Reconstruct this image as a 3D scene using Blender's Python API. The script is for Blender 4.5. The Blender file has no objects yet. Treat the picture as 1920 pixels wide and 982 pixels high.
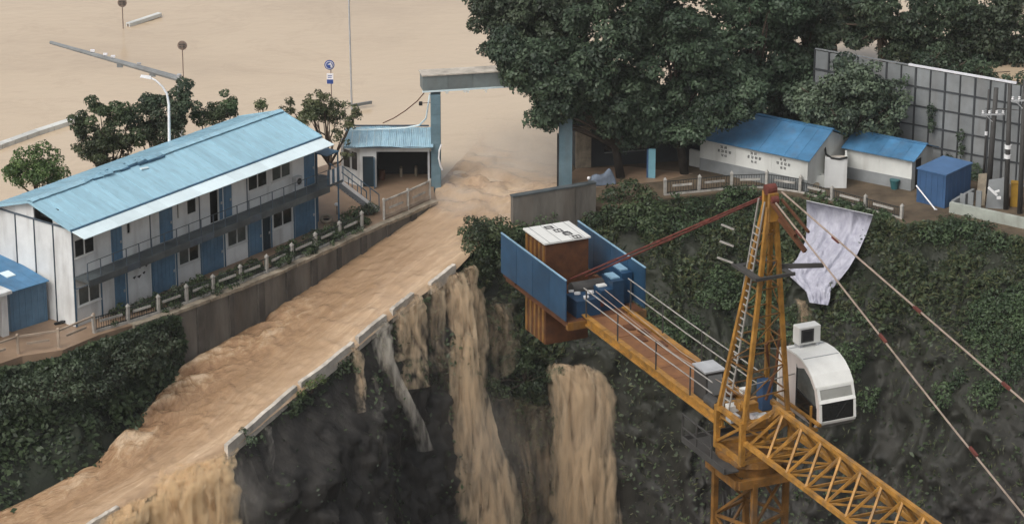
import bpy, bmesh, math, random
import numpy as np
from mathutils import Vector, Matrix
from mathutils.bvhtree import BVHTree
rng = np.random.default_rng(7); random.seed(7)
S = bpy.context.scene; COL = S.collection
# ------------------------------------------------------------------ camera
TH = math.radians(20.3); FPX = 6000.0; CH = 66.0
cam = bpy.data.objects.new('camera', bpy.data.cameras.new('camera')); COL.objects.link(cam)
cam.location = (0, 0, CH); cam.rotation_euler = (math.pi/2 - TH, 0, 0)
cam.data.sensor_width = 36; cam.data.lens = 36*FPX/1920
cam.data.clip_start = 1; cam.data.clip_end = 9000; S.camera = cam
# ------------------------------------------------------------------ sky, sun, exposure (overcast)
SUN_EL, SUN_AZ = math.radians(50), math.radians(222)
w = bpy.data.worlds.new('World'); S.world = w; w.use_nodes = True
nt = w.node_tree; bg = nt.nodes['Background']
sky = nt.nodes.new('ShaderNodeTexSky'); sky.sky_type = 'NISHITA'; sky.sun_disc = False
sky.sun_elevation = SUN_EL; sky.sun_rotation = SUN_AZ
sky.air_density = 1.0; sky.dust_density = 6.0; sky.ozone_density = 1.0
hs = nt.nodes.new('ShaderNodeHueSaturation'); hs.inputs['Saturation'].default_value = 0.3
nt.links.new(sky.outputs[0], hs.inputs['Color']); nt.links.new(hs.outputs[0], bg.inputs[0])
bg.inputs[1].default_value = 0.14
sl = bpy.data.lights.new('sun', 'SUN'); so = bpy.data.objects.new('sun', sl); COL.objects.link(so)
sl.energy = .85; sl.angle = math.radians(38); sl.color = (1, .96, .9)
sd = Vector((math.sin(SUN_AZ)*math.cos(SUN_EL), math.cos(SUN_AZ)*math.cos(SUN_EL), math.sin(SUN_EL)))
so.rotation_euler = sd.to_track_quat('Z', 'Y').to_euler(); so.location = (0, 100, 200)
S.view_settings.view_transform = 'Standard'; S.view_settings.look = 'None'
S.view_settings.exposure = 0.13; S.view_settings.gamma = 1
S.render.engine = 'CYCLES'; S.cycles.max_bounces = 6; S.cycles.volume_bounces = 3; S.cycles.transparent_max_bounces = 24
S.cycles.use_denoising = True
# ------------------------------------------------------------------ projection helpers (photo pixels -> points on real planes)
_R = np.array([1, 0, 0.]); _F = np.array([0, math.cos(TH), -math.sin(TH)]); _U = np.array([0, math.sin(TH), math.cos(TH)])
CAM = np.array([0, 0, CH])
def ray(px, py): return _R*((px-960)/FPX) + _U*((491-py)/FPX) + _F
def P(px, py, z=0.0):
    d = ray(px, py); return CAM + d*((z-CH)/d[2])
def atY(px, py, Y):
    d = ray(px, py); return CAM + d*(Y/d[1])
def T(px, py, Y): return atY(px, py, Y)
def ground(px, Y, z=0): q = T(px, 300, Y); return np.array([q[0], Y, z])
def pix(p):
    q = np.asarray(p, float) - CAM; d = q@_F
    return 960+FPX*(q@_R)/d, 491-FPX*(q@_U)/d
# ------------------------------------------------------------------ numpy noise
def _h(i, j, k, s):
    n = (i.astype(np.int64)*374761393 + j.astype(np.int64)*668265263 + k.astype(np.int64)*2147483647 + s*1274126177) & 0xffffffff
    n = ((n ^ (n >> 13))*1274126177) & 0xffffffff
    n = ((n ^ (n >> 16))*2246822519) & 0xffffffff
    return ((n ^ (n >> 15)) & 0xffff)/65535.0
def vnoise(p, s=0):
    p = np.asarray(p, float); f = np.floor(p); t = p-f; t = t*t*(3-2*t); i, j, k = f[..., 0], f[..., 1], f[..., 2]
    r = 0
    for a in (0, 1):
        for b in (0, 1):
            for c in (0, 1):
                wgt = (t[..., 0] if a else 1-t[..., 0])*(t[..., 1] if b else 1-t[..., 1])*(t[..., 2] if c else 1-t[..., 2])
                r = r + wgt*_h(i+a, j+b, k+c, s)
    return r*2-1
def fbm(p, o=4, s=0):
    p = np.asarray(p, float); r = 0; a = 1.0; tot = 0
    for q in range(o):
        r = r + a*vnoise(p*(2.03**q), s+q*17); tot += a; a *= .5
    return r/tot
# ------------------------------------------------------------------ materials
def mat(name, col, rough=.7, var=.18, scale=1.2, col2=None, bump=0., bscale=8., metal=0., spec=.4, streak=None, grime=0.):
    m = bpy.data.materials.new(name); m.use_nodes = True; n = m.node_tree.nodes; l = m.node_tree.links
    b = n['Principled BSDF']; b.inputs['Roughness'].default_value = rough; b.inputs['Metallic'].default_value = metal
    b.inputs['Specular IOR Level'].default_value = spec
    tc = n.new('ShaderNodeTexCoord'); mp = n.new('ShaderNodeMapping'); l.new(tc.outputs['Object'], mp.inputs[0])
    if streak: mp.inputs['Scale'].default_value = streak
    no = n.new('ShaderNodeTexNoise'); no.inputs['Scale'].default_value = scale; no.inputs['Detail'].default_value = 6; no.inputs['Roughness'].default_value = .65
    l.new(mp.outputs[0], no.inputs['Vector'])
    rp = n.new('ShaderNodeValToRGB'); rp.color_ramp.elements[0].position = .3; rp.color_ramp.elements[1].position = .7
    c2 = col2 if col2 else tuple(max(0, c*(1-2*var)) for c in col)
    c1 = col if col2 else tuple(min(1, c*(1+var*.6)) for c in col)
    rp.color_ramp.elements[0].color = (*c2, 1); rp.color_ramp.elements[1].color = (*c1, 1)
    l.new(no.outputs['Fac'], rp.inputs[0]); out = rp.outputs[0]
    if grime > 0:
        g = n.new('ShaderNodeTexNoise'); g.inputs['Scale'].default_value = scale*.6; g.inputs['Detail'].default_value = 8
        gm = n.new('ShaderNodeMapping'); gm.inputs['Scale'].default_value = (3, 3, .5); gm.inputs['Location'].default_value = (7, 3, 1)
        l.new(tc.outputs['Object'], gm.inputs[0]); l.new(gm.outputs[0], g.inputs['Vector'])
        gr = n.new('ShaderNodeMapRange'); gr.inputs[1].default_value = .5; gr.inputs[2].default_value = .75; gr.inputs[4].default_value = grime
        l.new(g.outputs['Fac'], gr.inputs[0])
        mx = n.new('ShaderNodeMixRGB'); mx.inputs[2].default_value = (.12, .09, .065, 1); l.new(gr.outputs[0], mx.inputs[0]); l.new(out, mx.inputs[1]); out = mx.outputs[0]
    oi = n.new('ShaderNodeObjectInfo'); mr = n.new('ShaderNodeMapRange'); mr.inputs[3].default_value = .9; mr.inputs[4].default_value = 1.07; l.new(oi.outputs['Random'], mr.inputs[0])
    hv = n.new('ShaderNodeHueSaturation'); l.new(mr.outputs[0], hv.inputs['Value']); l.new(out, hv.inputs['Color']); out = hv.outputs[0]
    l.new(out, b.inputs['Base Color'])
    if bump > 0:
        n2 = n.new('ShaderNodeTexNoise'); n2.inputs['Scale'].default_value = bscale; n2.inputs['Detail'].default_value = 5
        l.new(mp.outputs[0], n2.inputs['Vector'])
        bp = n.new('ShaderNodeBump'); bp.inputs['Strength'].default_value = bump; bp.inputs['Distance'].default_value = .1
        l.new(n2.outputs['Fac'], bp.inputs['Height']); l.new(bp.outputs[0], b.inputs['Normal'])
    return m
def leafmat(name, dark, light, dry=None):
    m = bpy.data.materials.new(name); m.use_nodes = True; n = m.node_tree.nodes; l = m.node_tree.links
    b = n['Principled BSDF']; b.inputs['Roughness'].default_value = .5; b.inputs['Specular IOR Level'].default_value = .35
    g = n.new('ShaderNodeNewGeometry'); at = n.new('ShaderNodeAttribute'); at.attribute_name = 'clump'
    ad = n.new('ShaderNodeMath'); ad.operation = 'MULTIPLY_ADD'; ad.inputs[1].default_value = .45
    l.new(g.outputs['Random Per Island'], ad.inputs[0])
    s2 = n.new('ShaderNodeMath'); s2.operation = 'MULTIPLY'; s2.inputs[1].default_value = .55; l.new(at.outputs['Fac'], s2.inputs[0]); l.new(s2.outputs[0], ad.inputs[2])
    rp = n.new('ShaderNodeValToRGB'); rp.color_ramp.elements[0].color = (*dark, 1); rp.color_ramp.elements[1].color = (*light, 1)
    rp.color_ramp.elements[0].position = .15; rp.color_ramp.elements[1].position = .85
    if dry: e = rp.color_ramp.elements.new(.97); e.color = (*dry, 1)
    l.new(ad.outputs[0], rp.inputs[0]); l.new(rp.outputs[0], b.inputs['Base Color'])
    oi = n.new('ShaderNodeObjectInfo'); mv = n.new('ShaderNodeMapRange'); mv.inputs[3].default_value = .8; mv.inputs[4].default_value = 1.3; l.new(oi.outputs['Random'], mv.inputs[0]); hv = n.new('ShaderNodeHueSaturation'); l.new(mv.outputs[0], hv.inputs['Value']); mh = n.new('ShaderNodeMapRange'); mh.inputs[3].default_value = .48; mh.inputs[4].default_value = .52; l.new(oi.outputs['Random'], mh.inputs[0]); l.new(mh.outputs[0], hv.inputs['Hue']); l.new(rp.outputs[0], hv.inputs['Color']); l.new(hv.outputs[0], b.inputs['Base Color'])
    tr = n.new('ShaderNodeBsdfTranslucent'); l.new(hv.outputs[0], tr.inputs[0]); mx = n.new('ShaderNodeMixShader'); mx.inputs[0].default_value = .22
    l.new(b.outputs[0], mx.inputs[1]); l.new(tr.outputs[0], mx.inputs[2]); l.new(mx.outputs[0], n['Material Output'].inputs[0])
    return m
def watermat(name, dark, mid, light, su=(1, 1, 1), scale=1., rough=.35, alpha=False, space='UV', bump=.3, cut=.2, spec=.35, lo=.3, hi=.72):
    m = bpy.data.materials.new(name); m.use_nodes = True; n = m.node_tree.nodes; l = m.node_tree.links
    b = n['Principled BSDF']; b.inputs['Roughness'].default_value = rough; b.inputs['Specular IOR Level'].default_value = spec
    tc = n.new('ShaderNodeTexCoord'); mp = n.new('ShaderNodeMapping'); mp.inputs['Scale'].default_value = su
    l.new(tc.outputs[space], mp.inputs[0])
    no = n.new('ShaderNodeTexNoise'); no.inputs['Scale'].default_value = scale; no.inputs['Detail'].default_value = 2.2 if alpha else 7; no.inputs['Roughness'].default_value = .5 if alpha else .62; no.inputs['Distortion'].default_value = .35 if alpha else .5
    l.new(mp.outputs[0], no.inputs['Vector'])
    rp = n.new('ShaderNodeValToRGB'); rp.color_ramp.elements[0].color = (*dark, 1); rp.color_ramp.elements[0].position = lo
    rp.color_ramp.elements[1].color = (*light, 1); rp.color_ramp.elements[1].position = hi
    e = rp.color_ramp.elements.new((lo+hi)/2); e.color = (*mid, 1)
    l.new(no.outputs['Fac'], rp.inputs[0]); cout = rp.outputs[0]
    if space == 'Object':
        ny = n.new('ShaderNodeTexNoise'); ny.inputs['Scale'].default_value = .085; ny.inputs['Detail'].default_value = 7; ny.inputs['Roughness'].default_value = .6; ny.inputs['Distortion'].default_value = 1.6; l.new(mp.outputs[0], ny.inputs['Vector'])
        rr = n.new('ShaderNodeValToRGB'); e0, e1 = rr.color_ramp.elements; e0.position = .34; e0.color = (1, 1, 1, 1); e1.position = .50; e1.color = (0, 0, 0, 1); k = rr.color_ramp.elements.new(.40); k.color = (.1, .1, .1, 1); k = rr.color_ramp.elements.new(.43); k.color = (.8, .8, .8, 1); k = rr.color_ramp.elements.new(.46); k.color = (.05, .05, .05, 1)
        l.new(ny.outputs['Fac'], rr.inputs[0]); mm = n.new('ShaderNodeMath'); mm.operation = 'MULTIPLY'; mm.inputs[1].default_value = .16; l.new(rr.outputs[0], mm.inputs[0])
        mx = n.new('ShaderNodeMixRGB'); mx.inputs[2].default_value = (.33, .24, .16, 1); l.new(mm.outputs[0], mx.inputs[0]); l.new(cout, mx.inputs[1]); cout = mx.outputs[0]
    l.new(cout, b.inputs['Base Color'])
    n2 = n.new('ShaderNodeTexNoise'); n2.inputs['Scale'].default_value = scale*(40 if space == 'Object' else 3); n2.inputs['Detail'].default_value = 4; l.new(mp.outputs[0], n2.inputs['Vector'])
    bp = n.new('ShaderNodeBump'); bp.inputs['Strength'].default_value = bump; bp.inputs['Distance'].default_value = .1
    l.new(n2.outputs['Fac'], bp.inputs['Height']); l.new(bp.outputs[0], b.inputs['Normal'])
    if alpha:
        at = n.new('ShaderNodeAttribute'); at.attribute_name = 'dens'
        n3 = n.new('ShaderNodeTexNoise'); n3.inputs['Scale'].default_value = scale*1.6; n3.inputs['Detail'].default_value = 3; n3.inputs['Roughness'].default_value = .5; n3.inputs['Distortion'].default_value = .5; l.new(mp.outputs[0], n3.inputs['Vector'])
        a1 = n.new('ShaderNodeMath'); a1.operation = 'MULTIPLY_ADD'; a1.inputs[1].default_value = 3.2; a1.inputs[2].default_value = -1.65
        l.new(n3.outputs['Fac'], a1.inputs[0])
        a2 = n.new('ShaderNodeMath'); a2.operation = 'ADD'; l.new(a1.outputs[0], a2.inputs[0]); l.new(at.outputs['Fac'], a2.inputs[1])
        mr = n.new('ShaderNodeMapRange'); mr.inputs[1].default_value = cut-.2; mr.inputs[2].default_value = cut+1.1; mr.inputs[4].default_value = .92; l.new(a2.outputs[0], mr.inputs[0])
        l.new(mr.outputs[0], b.inputs['Alpha'])
    return m
M = {}
M['white'] = mat('white_panel', (.66, .67, .66), .6, .07, .9, grime=.38)
M['whitew'] = mat('white_render', (.62, .63, .60), .8, .08, .5, grime=.35)
M['whitepaint'] = mat('white_paint', (.8, .8, .8), .45, .04, 2, grime=.12)
M['roofblue'] = mat('roof_pale_blue', (.34, .56, .67), .42, .1, 1.3, streak=(3, .25, 1), grime=.14, spec=.45)
M['roofguard'] = mat('roof_guard_pale', (.42, .60, .68), .4, .1, 1.1, col2=(.24, .40, .50), streak=(3, .6, 1), grime=.12)
M['roofback'] = mat('roof_weathered_blue', (.28, .49, .61), .42, .12, 1.3, streak=(3, .25, 1), grime=.2, spec=.45)
M['awning'] = mat('awning_pale', (.68, .80, .83), .45, .05, .6, grime=.06)
M['roofstrong'] = mat('roof_strong_blue', (.07, .21, .38), .45, .2, .7, grime=.25)
M['door'] = mat('door_blue', (.105, .205, .31), .5, .15, 1.1, grime=.12)
M['doordark'] = mat('door_dark', (.02, .04, .055), .5, .2, 1)
M['steel'] = mat('frame_steel_dark', (.075, .10, .125), .5, .2, 2)
M['steelblue'] = mat('frame_steel_blue', (.06, .14, .22), .5, .2, 2)
M['fascia'] = mat('fascia_grey', (.085, .10, .105), .6, .25, 1)
M['glass'] = mat('window_glass', (.018, .02, .02), .12, .3, .6, spec=.5)
M['glassgrey'] = mat('window_glass_grey', (.10, .11, .105), .2, .3, 1.2, spec=.5)
M['frame'] = mat('window_frame', (.6, .6, .58), .5, .05, 2)
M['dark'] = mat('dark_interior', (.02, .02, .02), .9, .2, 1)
M['concrete'] = mat('concrete_wall', (.155, .142, .122), .85, .3, .6, bump=.5, bscale=3, streak=(1, 1, .25), grime=.45)
M['pilaster'] = mat('concrete_pilaster', (.10, .09, .078), .9, .25, .8)
M['coping'] = mat('coping_pale', (.33, .28, .21), .9, .3, 1.2, bump=.4, bscale=4)
M['kerbc'] = mat('kerb_concrete', (.56, .51, .44), .85, .25, .9, bump=.3)
M['post'] = mat('post_white_concrete', (.46, .44, .40), .8, .25, 1.5, grime=.5)
M['iron'] = mat('iron_bars', (.03, .035, .035), .5, .2, 2)
M['mudground'] = mat('mud_ground', (.30, .205, .135), .5, .22, .35, bump=.25, bscale=1.2)
M['earth'] = mat('earth_ground', (.13, .095, .06), .9, .3, .5, bump=.4, bscale=2)
M['pit'] = mat('pit_mud', (.10, .075, .05), .8, .3, .1)
M['rock'] = mat('cliff_rock', (.043, .039, .034), .6, .3, .7, col2=(.007, .0065, .006), bump=.7, bscale=2.0, streak=(1.3, 1.3, .3), spec=.25)
_m = M['rock']; _n = _m.node_tree.nodes; _l = _m.node_tree.links; _b = _n['Principled BSDF']; _src = _b.inputs['Base Color'].links[0].from_socket
_a = _n.new('ShaderNodeAttribute'); _a.attribute_name = 'moss'; _x = _n.new('ShaderNodeMixRGB'); _x.inputs[2].default_value = (.016, .019, .011, 1)
_l.new(_a.outputs['Fac'], _x.inputs[0]); _l.new(_src, _x.inputs[1]); _l.new(_x.outputs[0], _b.inputs['Base Color'])
M['rockgreen'] = mat('cliff_moss', (.022, .028, .016), .95, .35, .6, col2=(.010, .013, .009), bump=.9, bscale=1.6)
M['crane'] = mat('crane_yellow', (.40, .20, .04), .5, .3, 2.2, grime=.7)
M['cranedk'] = mat('crane_ochre', (.25, .118, .026), .6, .3, 2.2, grime=.7)
M['rust'] = mat('rust_brown', (.14, .055, .022), .8, .3, 2.0, col2=(.06, .025, .013), bump=.2)
M['deck'] = mat('deck_rusty', (.30, .14, .055), .8, .3, 1.6, col2=(.16, .07, .035))
M['ties'] = mat('tie_red', (.16, .045, .034), .7, .3, 3)
M['rope'] = mat('rope_grey', (.36, .28, .225), .7, .2, 3)
M['cable'] = mat('handrail_grey', (.36, .34, .31), .5, .2, 3)
M['panelblue'] = mat('screen_blue', (.024, .073, .14), .5, .18, .9, grime=.1)
M['machblue'] = mat('machine_blue', (.016, .055, .115), .45, .2, 2)
M['lightbluem'] = mat('lid_pale_blue', (.24, .40, .52), .4, .1, 2)
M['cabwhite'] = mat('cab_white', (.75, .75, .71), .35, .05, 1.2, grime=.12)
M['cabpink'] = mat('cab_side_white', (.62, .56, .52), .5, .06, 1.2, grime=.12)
M['tarp'] = mat('tarp_white', (.44, .44, .50), .6, .08, 1.4, col2=(.27, .27, .33), bump=1., bscale=3.0, streak=(1.6, 1.6, .5))
M['bark'] = mat('bark', (.07, .05, .035), .9, .3, 2, bump=.4)
M['barkdark'] = mat('bark_dark', (.03, .024, .018), .9, .3, 2)
M['barkpale'] = mat('bark_pale', (.16, .12, .085), .9, .3, 2)
M['greymetal'] = mat('grey_metal', (.42, .43, .44), .45, .12, 2)
M['polegrey'] = mat('pole_dark', (.06, .058, .055), .7, .2, 1.5)
M['signback'] = mat('sign_back', (.22, .17, .14), .6, .15, 3)
M['gategrey'] = mat('gate_blue_grey', (.13, .21, .25), .6, .15, .8, grime=.25)
M['gatedark'] = mat('gate_fascia_grey', (.17, .20, .20), .7, .18, .8, grime=.25)
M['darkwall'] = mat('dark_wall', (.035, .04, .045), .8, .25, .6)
M['hoard'] = mat('hoarding_grey', (.235, .25, .255), .7, .15, .6, grime=.3)
M['hoardframe'] = mat('hoarding_frame', (.05, .055, .06), .7, .2, 1)
M['bluebox'] = mat('cabin_blue', (.045, .105, .22), .5, .12, .8)
M['blueboxtop'] = mat('cabin_blue_top', (.08, .17, .33), .45, .12, .8)
M['teal'] = mat('teal_plastic', (.03, .12, .13), .5, .1, 2)
M['yellow'] = mat('yellow_box', (.42, .24, .03), .6, .15, 2)
M['paleblue'] = mat('pale_blue_sheet', (.20, .42, .50), .5, .1, 2)
M['cover'] = mat('cover_grey_blue', (.17, .21, .27), .7, .2, 2, bump=.4)
M['signblue'] = mat('sign_blue', (.03, .07, .26), .4, .05, 3)
M['signred'] = mat('sign_red', (.4, .05, .04), .4, .05, 3)
M['signwhite'] = mat('sign_white', (.75, .75, .78), .4, .05, 3)
M['ink'] = mat('ink_black', (.03, .03, .035), .8, .1, 3)
M['wet'] = mat('wet_metal', (.3, .4, .45), .3, .1, 2)
M['flood'] = watermat('muddy_flood', (.47, .365, .255), (.56, .44, .308), (.585, .465, .33), (1, 1.6, 1), .022, .12, space='Object', bump=.3, lo=.28, hi=.6, spec=.5)
def flowmat():
    m = bpy.data.materials.new('muddy_torrent'); m.use_nodes = True; n = m.node_tree.nodes; l = m.node_tree.links; b = n['Principled BSDF']
    b.inputs['Roughness'].default_value = .12; b.inputs['Specular IOR Level'].default_value = .55
    tc = n.new('ShaderNodeTexCoord'); a2 = n.new('ShaderNodeAttribute'); a2.attribute_name = 'crest'; at = n.new('ShaderNodeAttribute'); at.attribute_name = 'surge'
    def nz(space, sc, scale, det, dist):
        mp = n.new('ShaderNodeMapping'); mp.inputs['Scale'].default_value = sc; l.new(tc.outputs[space], mp.inputs[0])
        q = n.new('ShaderNodeTexNoise'); q.inputs['Scale'].default_value = scale; q.inputs['Detail'].default_value = det; q.inputs['Roughness'].default_value = .65; q.inputs['Distortion'].default_value = dist; l.new(mp.outputs[0], q.inputs['Vector']); return q.outputs['Fac']
    def ramp(src, cs):
        q = n.new('ShaderNodeValToRGB'); e = q.color_ramp.elements; e[0].position, e[0].color = cs[0][0], (*cs[0][1], 1); e[1].position, e[1].color = cs[-1][0], (*cs[-1][1], 1)
        for p, c in cs[1:-1]: k = e.new(p); k.color = (*c, 1)
        l.new(src, q.inputs[0]); return q.outputs[0]
    calm = ramp(nz('UV', (9, 14, 1), 1., 7, 1.4), [(.25, (.33, .22, .13)), (.5, (.41, .282, .175)), (.66, (.50, .36, .235)), (.80, (.66, .53, .40))])
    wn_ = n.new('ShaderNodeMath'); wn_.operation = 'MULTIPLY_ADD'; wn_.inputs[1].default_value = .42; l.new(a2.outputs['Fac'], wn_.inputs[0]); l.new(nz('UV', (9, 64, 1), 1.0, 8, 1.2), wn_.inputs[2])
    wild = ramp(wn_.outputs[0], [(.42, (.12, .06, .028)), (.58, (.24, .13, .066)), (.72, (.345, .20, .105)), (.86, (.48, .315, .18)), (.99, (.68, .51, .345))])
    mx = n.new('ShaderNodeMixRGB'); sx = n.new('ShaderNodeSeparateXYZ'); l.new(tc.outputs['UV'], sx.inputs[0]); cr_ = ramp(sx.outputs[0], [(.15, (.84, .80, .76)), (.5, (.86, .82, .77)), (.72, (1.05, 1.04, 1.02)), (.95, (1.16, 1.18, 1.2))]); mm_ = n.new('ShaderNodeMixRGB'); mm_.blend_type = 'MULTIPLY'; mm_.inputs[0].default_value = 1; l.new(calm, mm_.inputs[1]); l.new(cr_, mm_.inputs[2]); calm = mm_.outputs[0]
    pa = n.new('ShaderNodeAttribute'); pa.attribute_name = 'pool'; px_ = n.new('ShaderNodeMixRGB'); px_.inputs[2].default_value = (.56, .43, .30, 1); l.new(pa.outputs['Fac'], px_.inputs[0]); l.new(calm, px_.inputs[1]); calm = px_.outputs[0]
    l.new(at.outputs['Fac'], mx.inputs[0]); l.new(calm, mx.inputs[1]); l.new(wild, mx.inputs[2]); l.new(mx.outputs[0], b.inputs['Base Color'])
    bp = n.new('ShaderNodeBump'); bp.inputs['Distance'].default_value = .28; l.new(nz('UV', (20, 70, 1), 1.2, 5, 1.0), bp.inputs['Height'])
    mr = n.new('ShaderNodeMapRange'); mr.inputs[3].default_value = .2; mr.inputs[4].default_value = .9; l.new(at.outputs['Fac'], mr.inputs[0]); l.new(mr.outputs[0], bp.inputs['Strength']); l.new(bp.outputs[0], b.inputs['Normal']); return m
M['flow'] = flowmat()
M['fall'] = watermat('muddy_fall', (.20, .135, .078), (.275, .195, .12), (.40, .295, .19), (6.5, 1.3, 1), 1., .6, alpha=True, bump=.05)
M['fallpale'] = watermat('pale_fall', (.13, .115, .09), (.21, .185, .145), (.36, .325, .27), (6.5, 1.3, 1), 1., .6, alpha=True, bump=.05)
M['fallgold'] = watermat('gold_fall', (.36, .23, .11), (.50, .33, .175), (.68, .50, .31), (5, 1.5, 1), 1., .6, alpha=True, bump=.08)
M['leafdark'] = leafmat('leaf_dark', (.02, .034, .021), (.082, .116, .066))
M['leafmid'] = leafmat('leaf_mid', (.02, .035, .017), (.08, .115, .05))
M['leafbright'] = leafmat('leaf_bright', (.025, .05, .014), (.11, .16, .05))
M['leafpale'] = leafmat('leaf_pale', (.035, .05, .022), (.15, .175, .08), (.26, .24, .16))
M['leafgrey'] = leafmat('leaf_greygreen', (.026, .04, .027), (.12, .15, .095))
M['grassy'] = leafmat('grass_blades', (.03, .036, .014), (.10, .105, .042))
M['ground_leaf'] = leafmat('leaf_cover', (.011, .019, .010), (.052, .072, .031))
# ------------------------------------------------------------------ object helpers
def link(name, me, m=None, parent=None, smooth=False):
    o = bpy.data.objects.new(name, me); COL.objects.link(o)
    if m is not None:
        for q in (m if isinstance(m, (list, tuple)) else [m]): me.materials.append(q)
    if parent is not None: o.parent = parent
    if smooth:
        me.polygons.foreach_set('use_smooth', np.ones(len(me.polygons), bool))
    return o
def tag(o, label=None, cat=None, group=None, kind=None):
    if label: o['label'] = label
    if cat: o['category'] = cat
    if group: o['group'] = group
    if kind: o['kind'] = kind
    return o
def thing(name, label, cat, loc=(0, 0, 0), rz=0., group=None):
    o = bpy.data.objects.new(name, None); COL.objects.link(o); o.empty_display_size = .3
    o.location = tuple(float(q) for q in loc); o.rotation_euler = (0, 0, rz)
    return tag(o, label, cat, group)
def share(src, name, parent, loc=None, rot=None):
    o = bpy.data.objects.new(name, src.data); COL.objects.link(o); o.parent = parent
    if loc is not None: o.location = loc
    if rot is not None: o.rotation_euler = rot
    return o
def copy_tree(o, parent=None):
    c = o.copy(); COL.objects.link(c); c.parent = parent
    for ch in list(o.children): copy_tree(ch, c)
    return c
class MB:
    def __init__(s): s.v = []; s.f = []; s.mi = []
    def add(s, vs, fs, mi=0):
        k = len(s.v); s.v += [tuple(float(c) for c in q) for q in vs]; s.f += [tuple(i+k for i in f) for f in fs]; s.mi += [mi]*len(fs); return s
    def hexa(s, p, mi=0):
        return s.add(p, [(0, 3, 2, 1), (4, 5, 6, 7), (0, 1, 5, 4), (1, 2, 6, 5), (2, 3, 7, 6), (3, 0, 4, 7)], mi)
    def box(s, a, b, mi=0):
        (x0, y0, z0), (x1, y1, z1) = a, b
        return s.hexa([(x0, y0, z0), (x1, y0, z0), (x1, y1, z0), (x0, y1, z0), (x0, y0, z1), (x1, y0, z1), (x1, y1, z1), (x0, y1, z1)], mi)
    def bar(s, p, q, wd, h=None, up=(0, 0, 1), mi=0):
        h = h or wd; p = Vector([float(c) for c in p]); q = Vector([float(c) for c in q]); d = (q-p).normalized(); u = Vector(up)
        if abs(d.dot(u)) > .95: u = Vector((1, 0, 0))
        r = d.cross(u).normalized()*(wd/2); t = r.normalized().cross(d).normalized()*(h/2)
        return s.hexa([p-r-t, p+r-t, p+r+t, p-r+t, q-r-t, q+r-t, q+r+t, q-r+t], mi)
    def tube(s, pts, r, n=7, mi=0, cap=True):
        pts = [Vector([float(c) for c in q]) for q in pts]; rs = r if isinstance(r, (list, tuple)) else [r]*len(pts)
        k = len(s.v); prev = None
        for i, p in enumerate(pts):
            d = (pts[min(i+1, len(pts)-1)]-pts[max(i-1, 0)]).normalized()
            u = prev if prev is not None else (Vector((0, 0, 1)) if abs(d.z) < .9 else Vector((1, 0, 0)))
            a = d.cross(u).normalized(); b = a.cross(d).normalized(); prev = b
            for j in range(n):
                t = 2*math.pi*j/n; s.v.append(tuple(p+(a*math.cos(t)+b*math.sin(t))*rs[i]))
        for i in range(len(pts)-1):
            for j in range(n):
                s.f.append((k+i*n+j, k+i*n+(j+1) % n, k+(i+1)*n+(j+1) % n, k+(i+1)*n+j)); s.mi.append(mi)
        if cap:
            s.f.append(tuple(k+j for j in range(n))[::-1]); s.f.append(tuple(k+(len(pts)-1)*n+j for j in range(n))); s.mi += [mi, mi]
        return s
    def prism(s, poly, h0, h1, mi=0):  # poly xy list ccw, heights may be lists
        n = len(poly); a = h0 if isinstance(h0, (list, tuple)) else [h0]*n; b = h1 if isinstance(h1, (list, tuple)) else [h1]*n
        vs = [(*q[:2], a[i]) for i, q in enumerate(poly)] + [(*q[:2], b[i]) for i, q in enumerate(poly)]
        return s.add(vs, [tuple(range(n))[::-1], tuple(range(n, 2*n))] + [(i, (i+1) % n, n+(i+1) % n, n+i) for i in range(n)], mi)
    def sphere(s, c, r, n=8, mi=0):
        k = len(s.v); rr = r if isinstance(r, (tuple, list)) else (r, r, r)
        for i in range(n//2+1):
            ph = math.pi*i/(n//2)
            for j in range(n):
                t = 2*math.pi*j/n
                s.v.append((c[0]+rr[0]*math.sin(ph)*math.cos(t), c[1]+rr[1]*math.sin(ph)*math.sin(t), c[2]+rr[2]*math.cos(ph)))
        for i in range(n//2):
            for j in range(n): s.f.append((k+i*n+j, k+(i+1)*n+j, k+(i+1)*n+(j+1) % n, k+i*n+(j+1) % n)); s.mi.append(mi)
        return s
    def build(s, name, m, parent=None, smooth=False, bevel=0):
        me = bpy.data.meshes.new(name); me.from_pydata(s.v, [], s.f)
        bm = bmesh.new(); bm.from_mesh(me)
        bmesh.ops.recalc_face_normals(bm, faces=bm.faces)
        if bevel: bmesh.ops.bevel(bm, geom=bm.edges[:], offset=bevel, segments=1, affect='EDGES', clamp_overlap=True)
        bm.to_mesh(me); bm.free()
        if not bevel and any(s.mi): me.polygons.foreach_set('material_index', s.mi)
        return link(name, me, m, parent, smooth)
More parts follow.
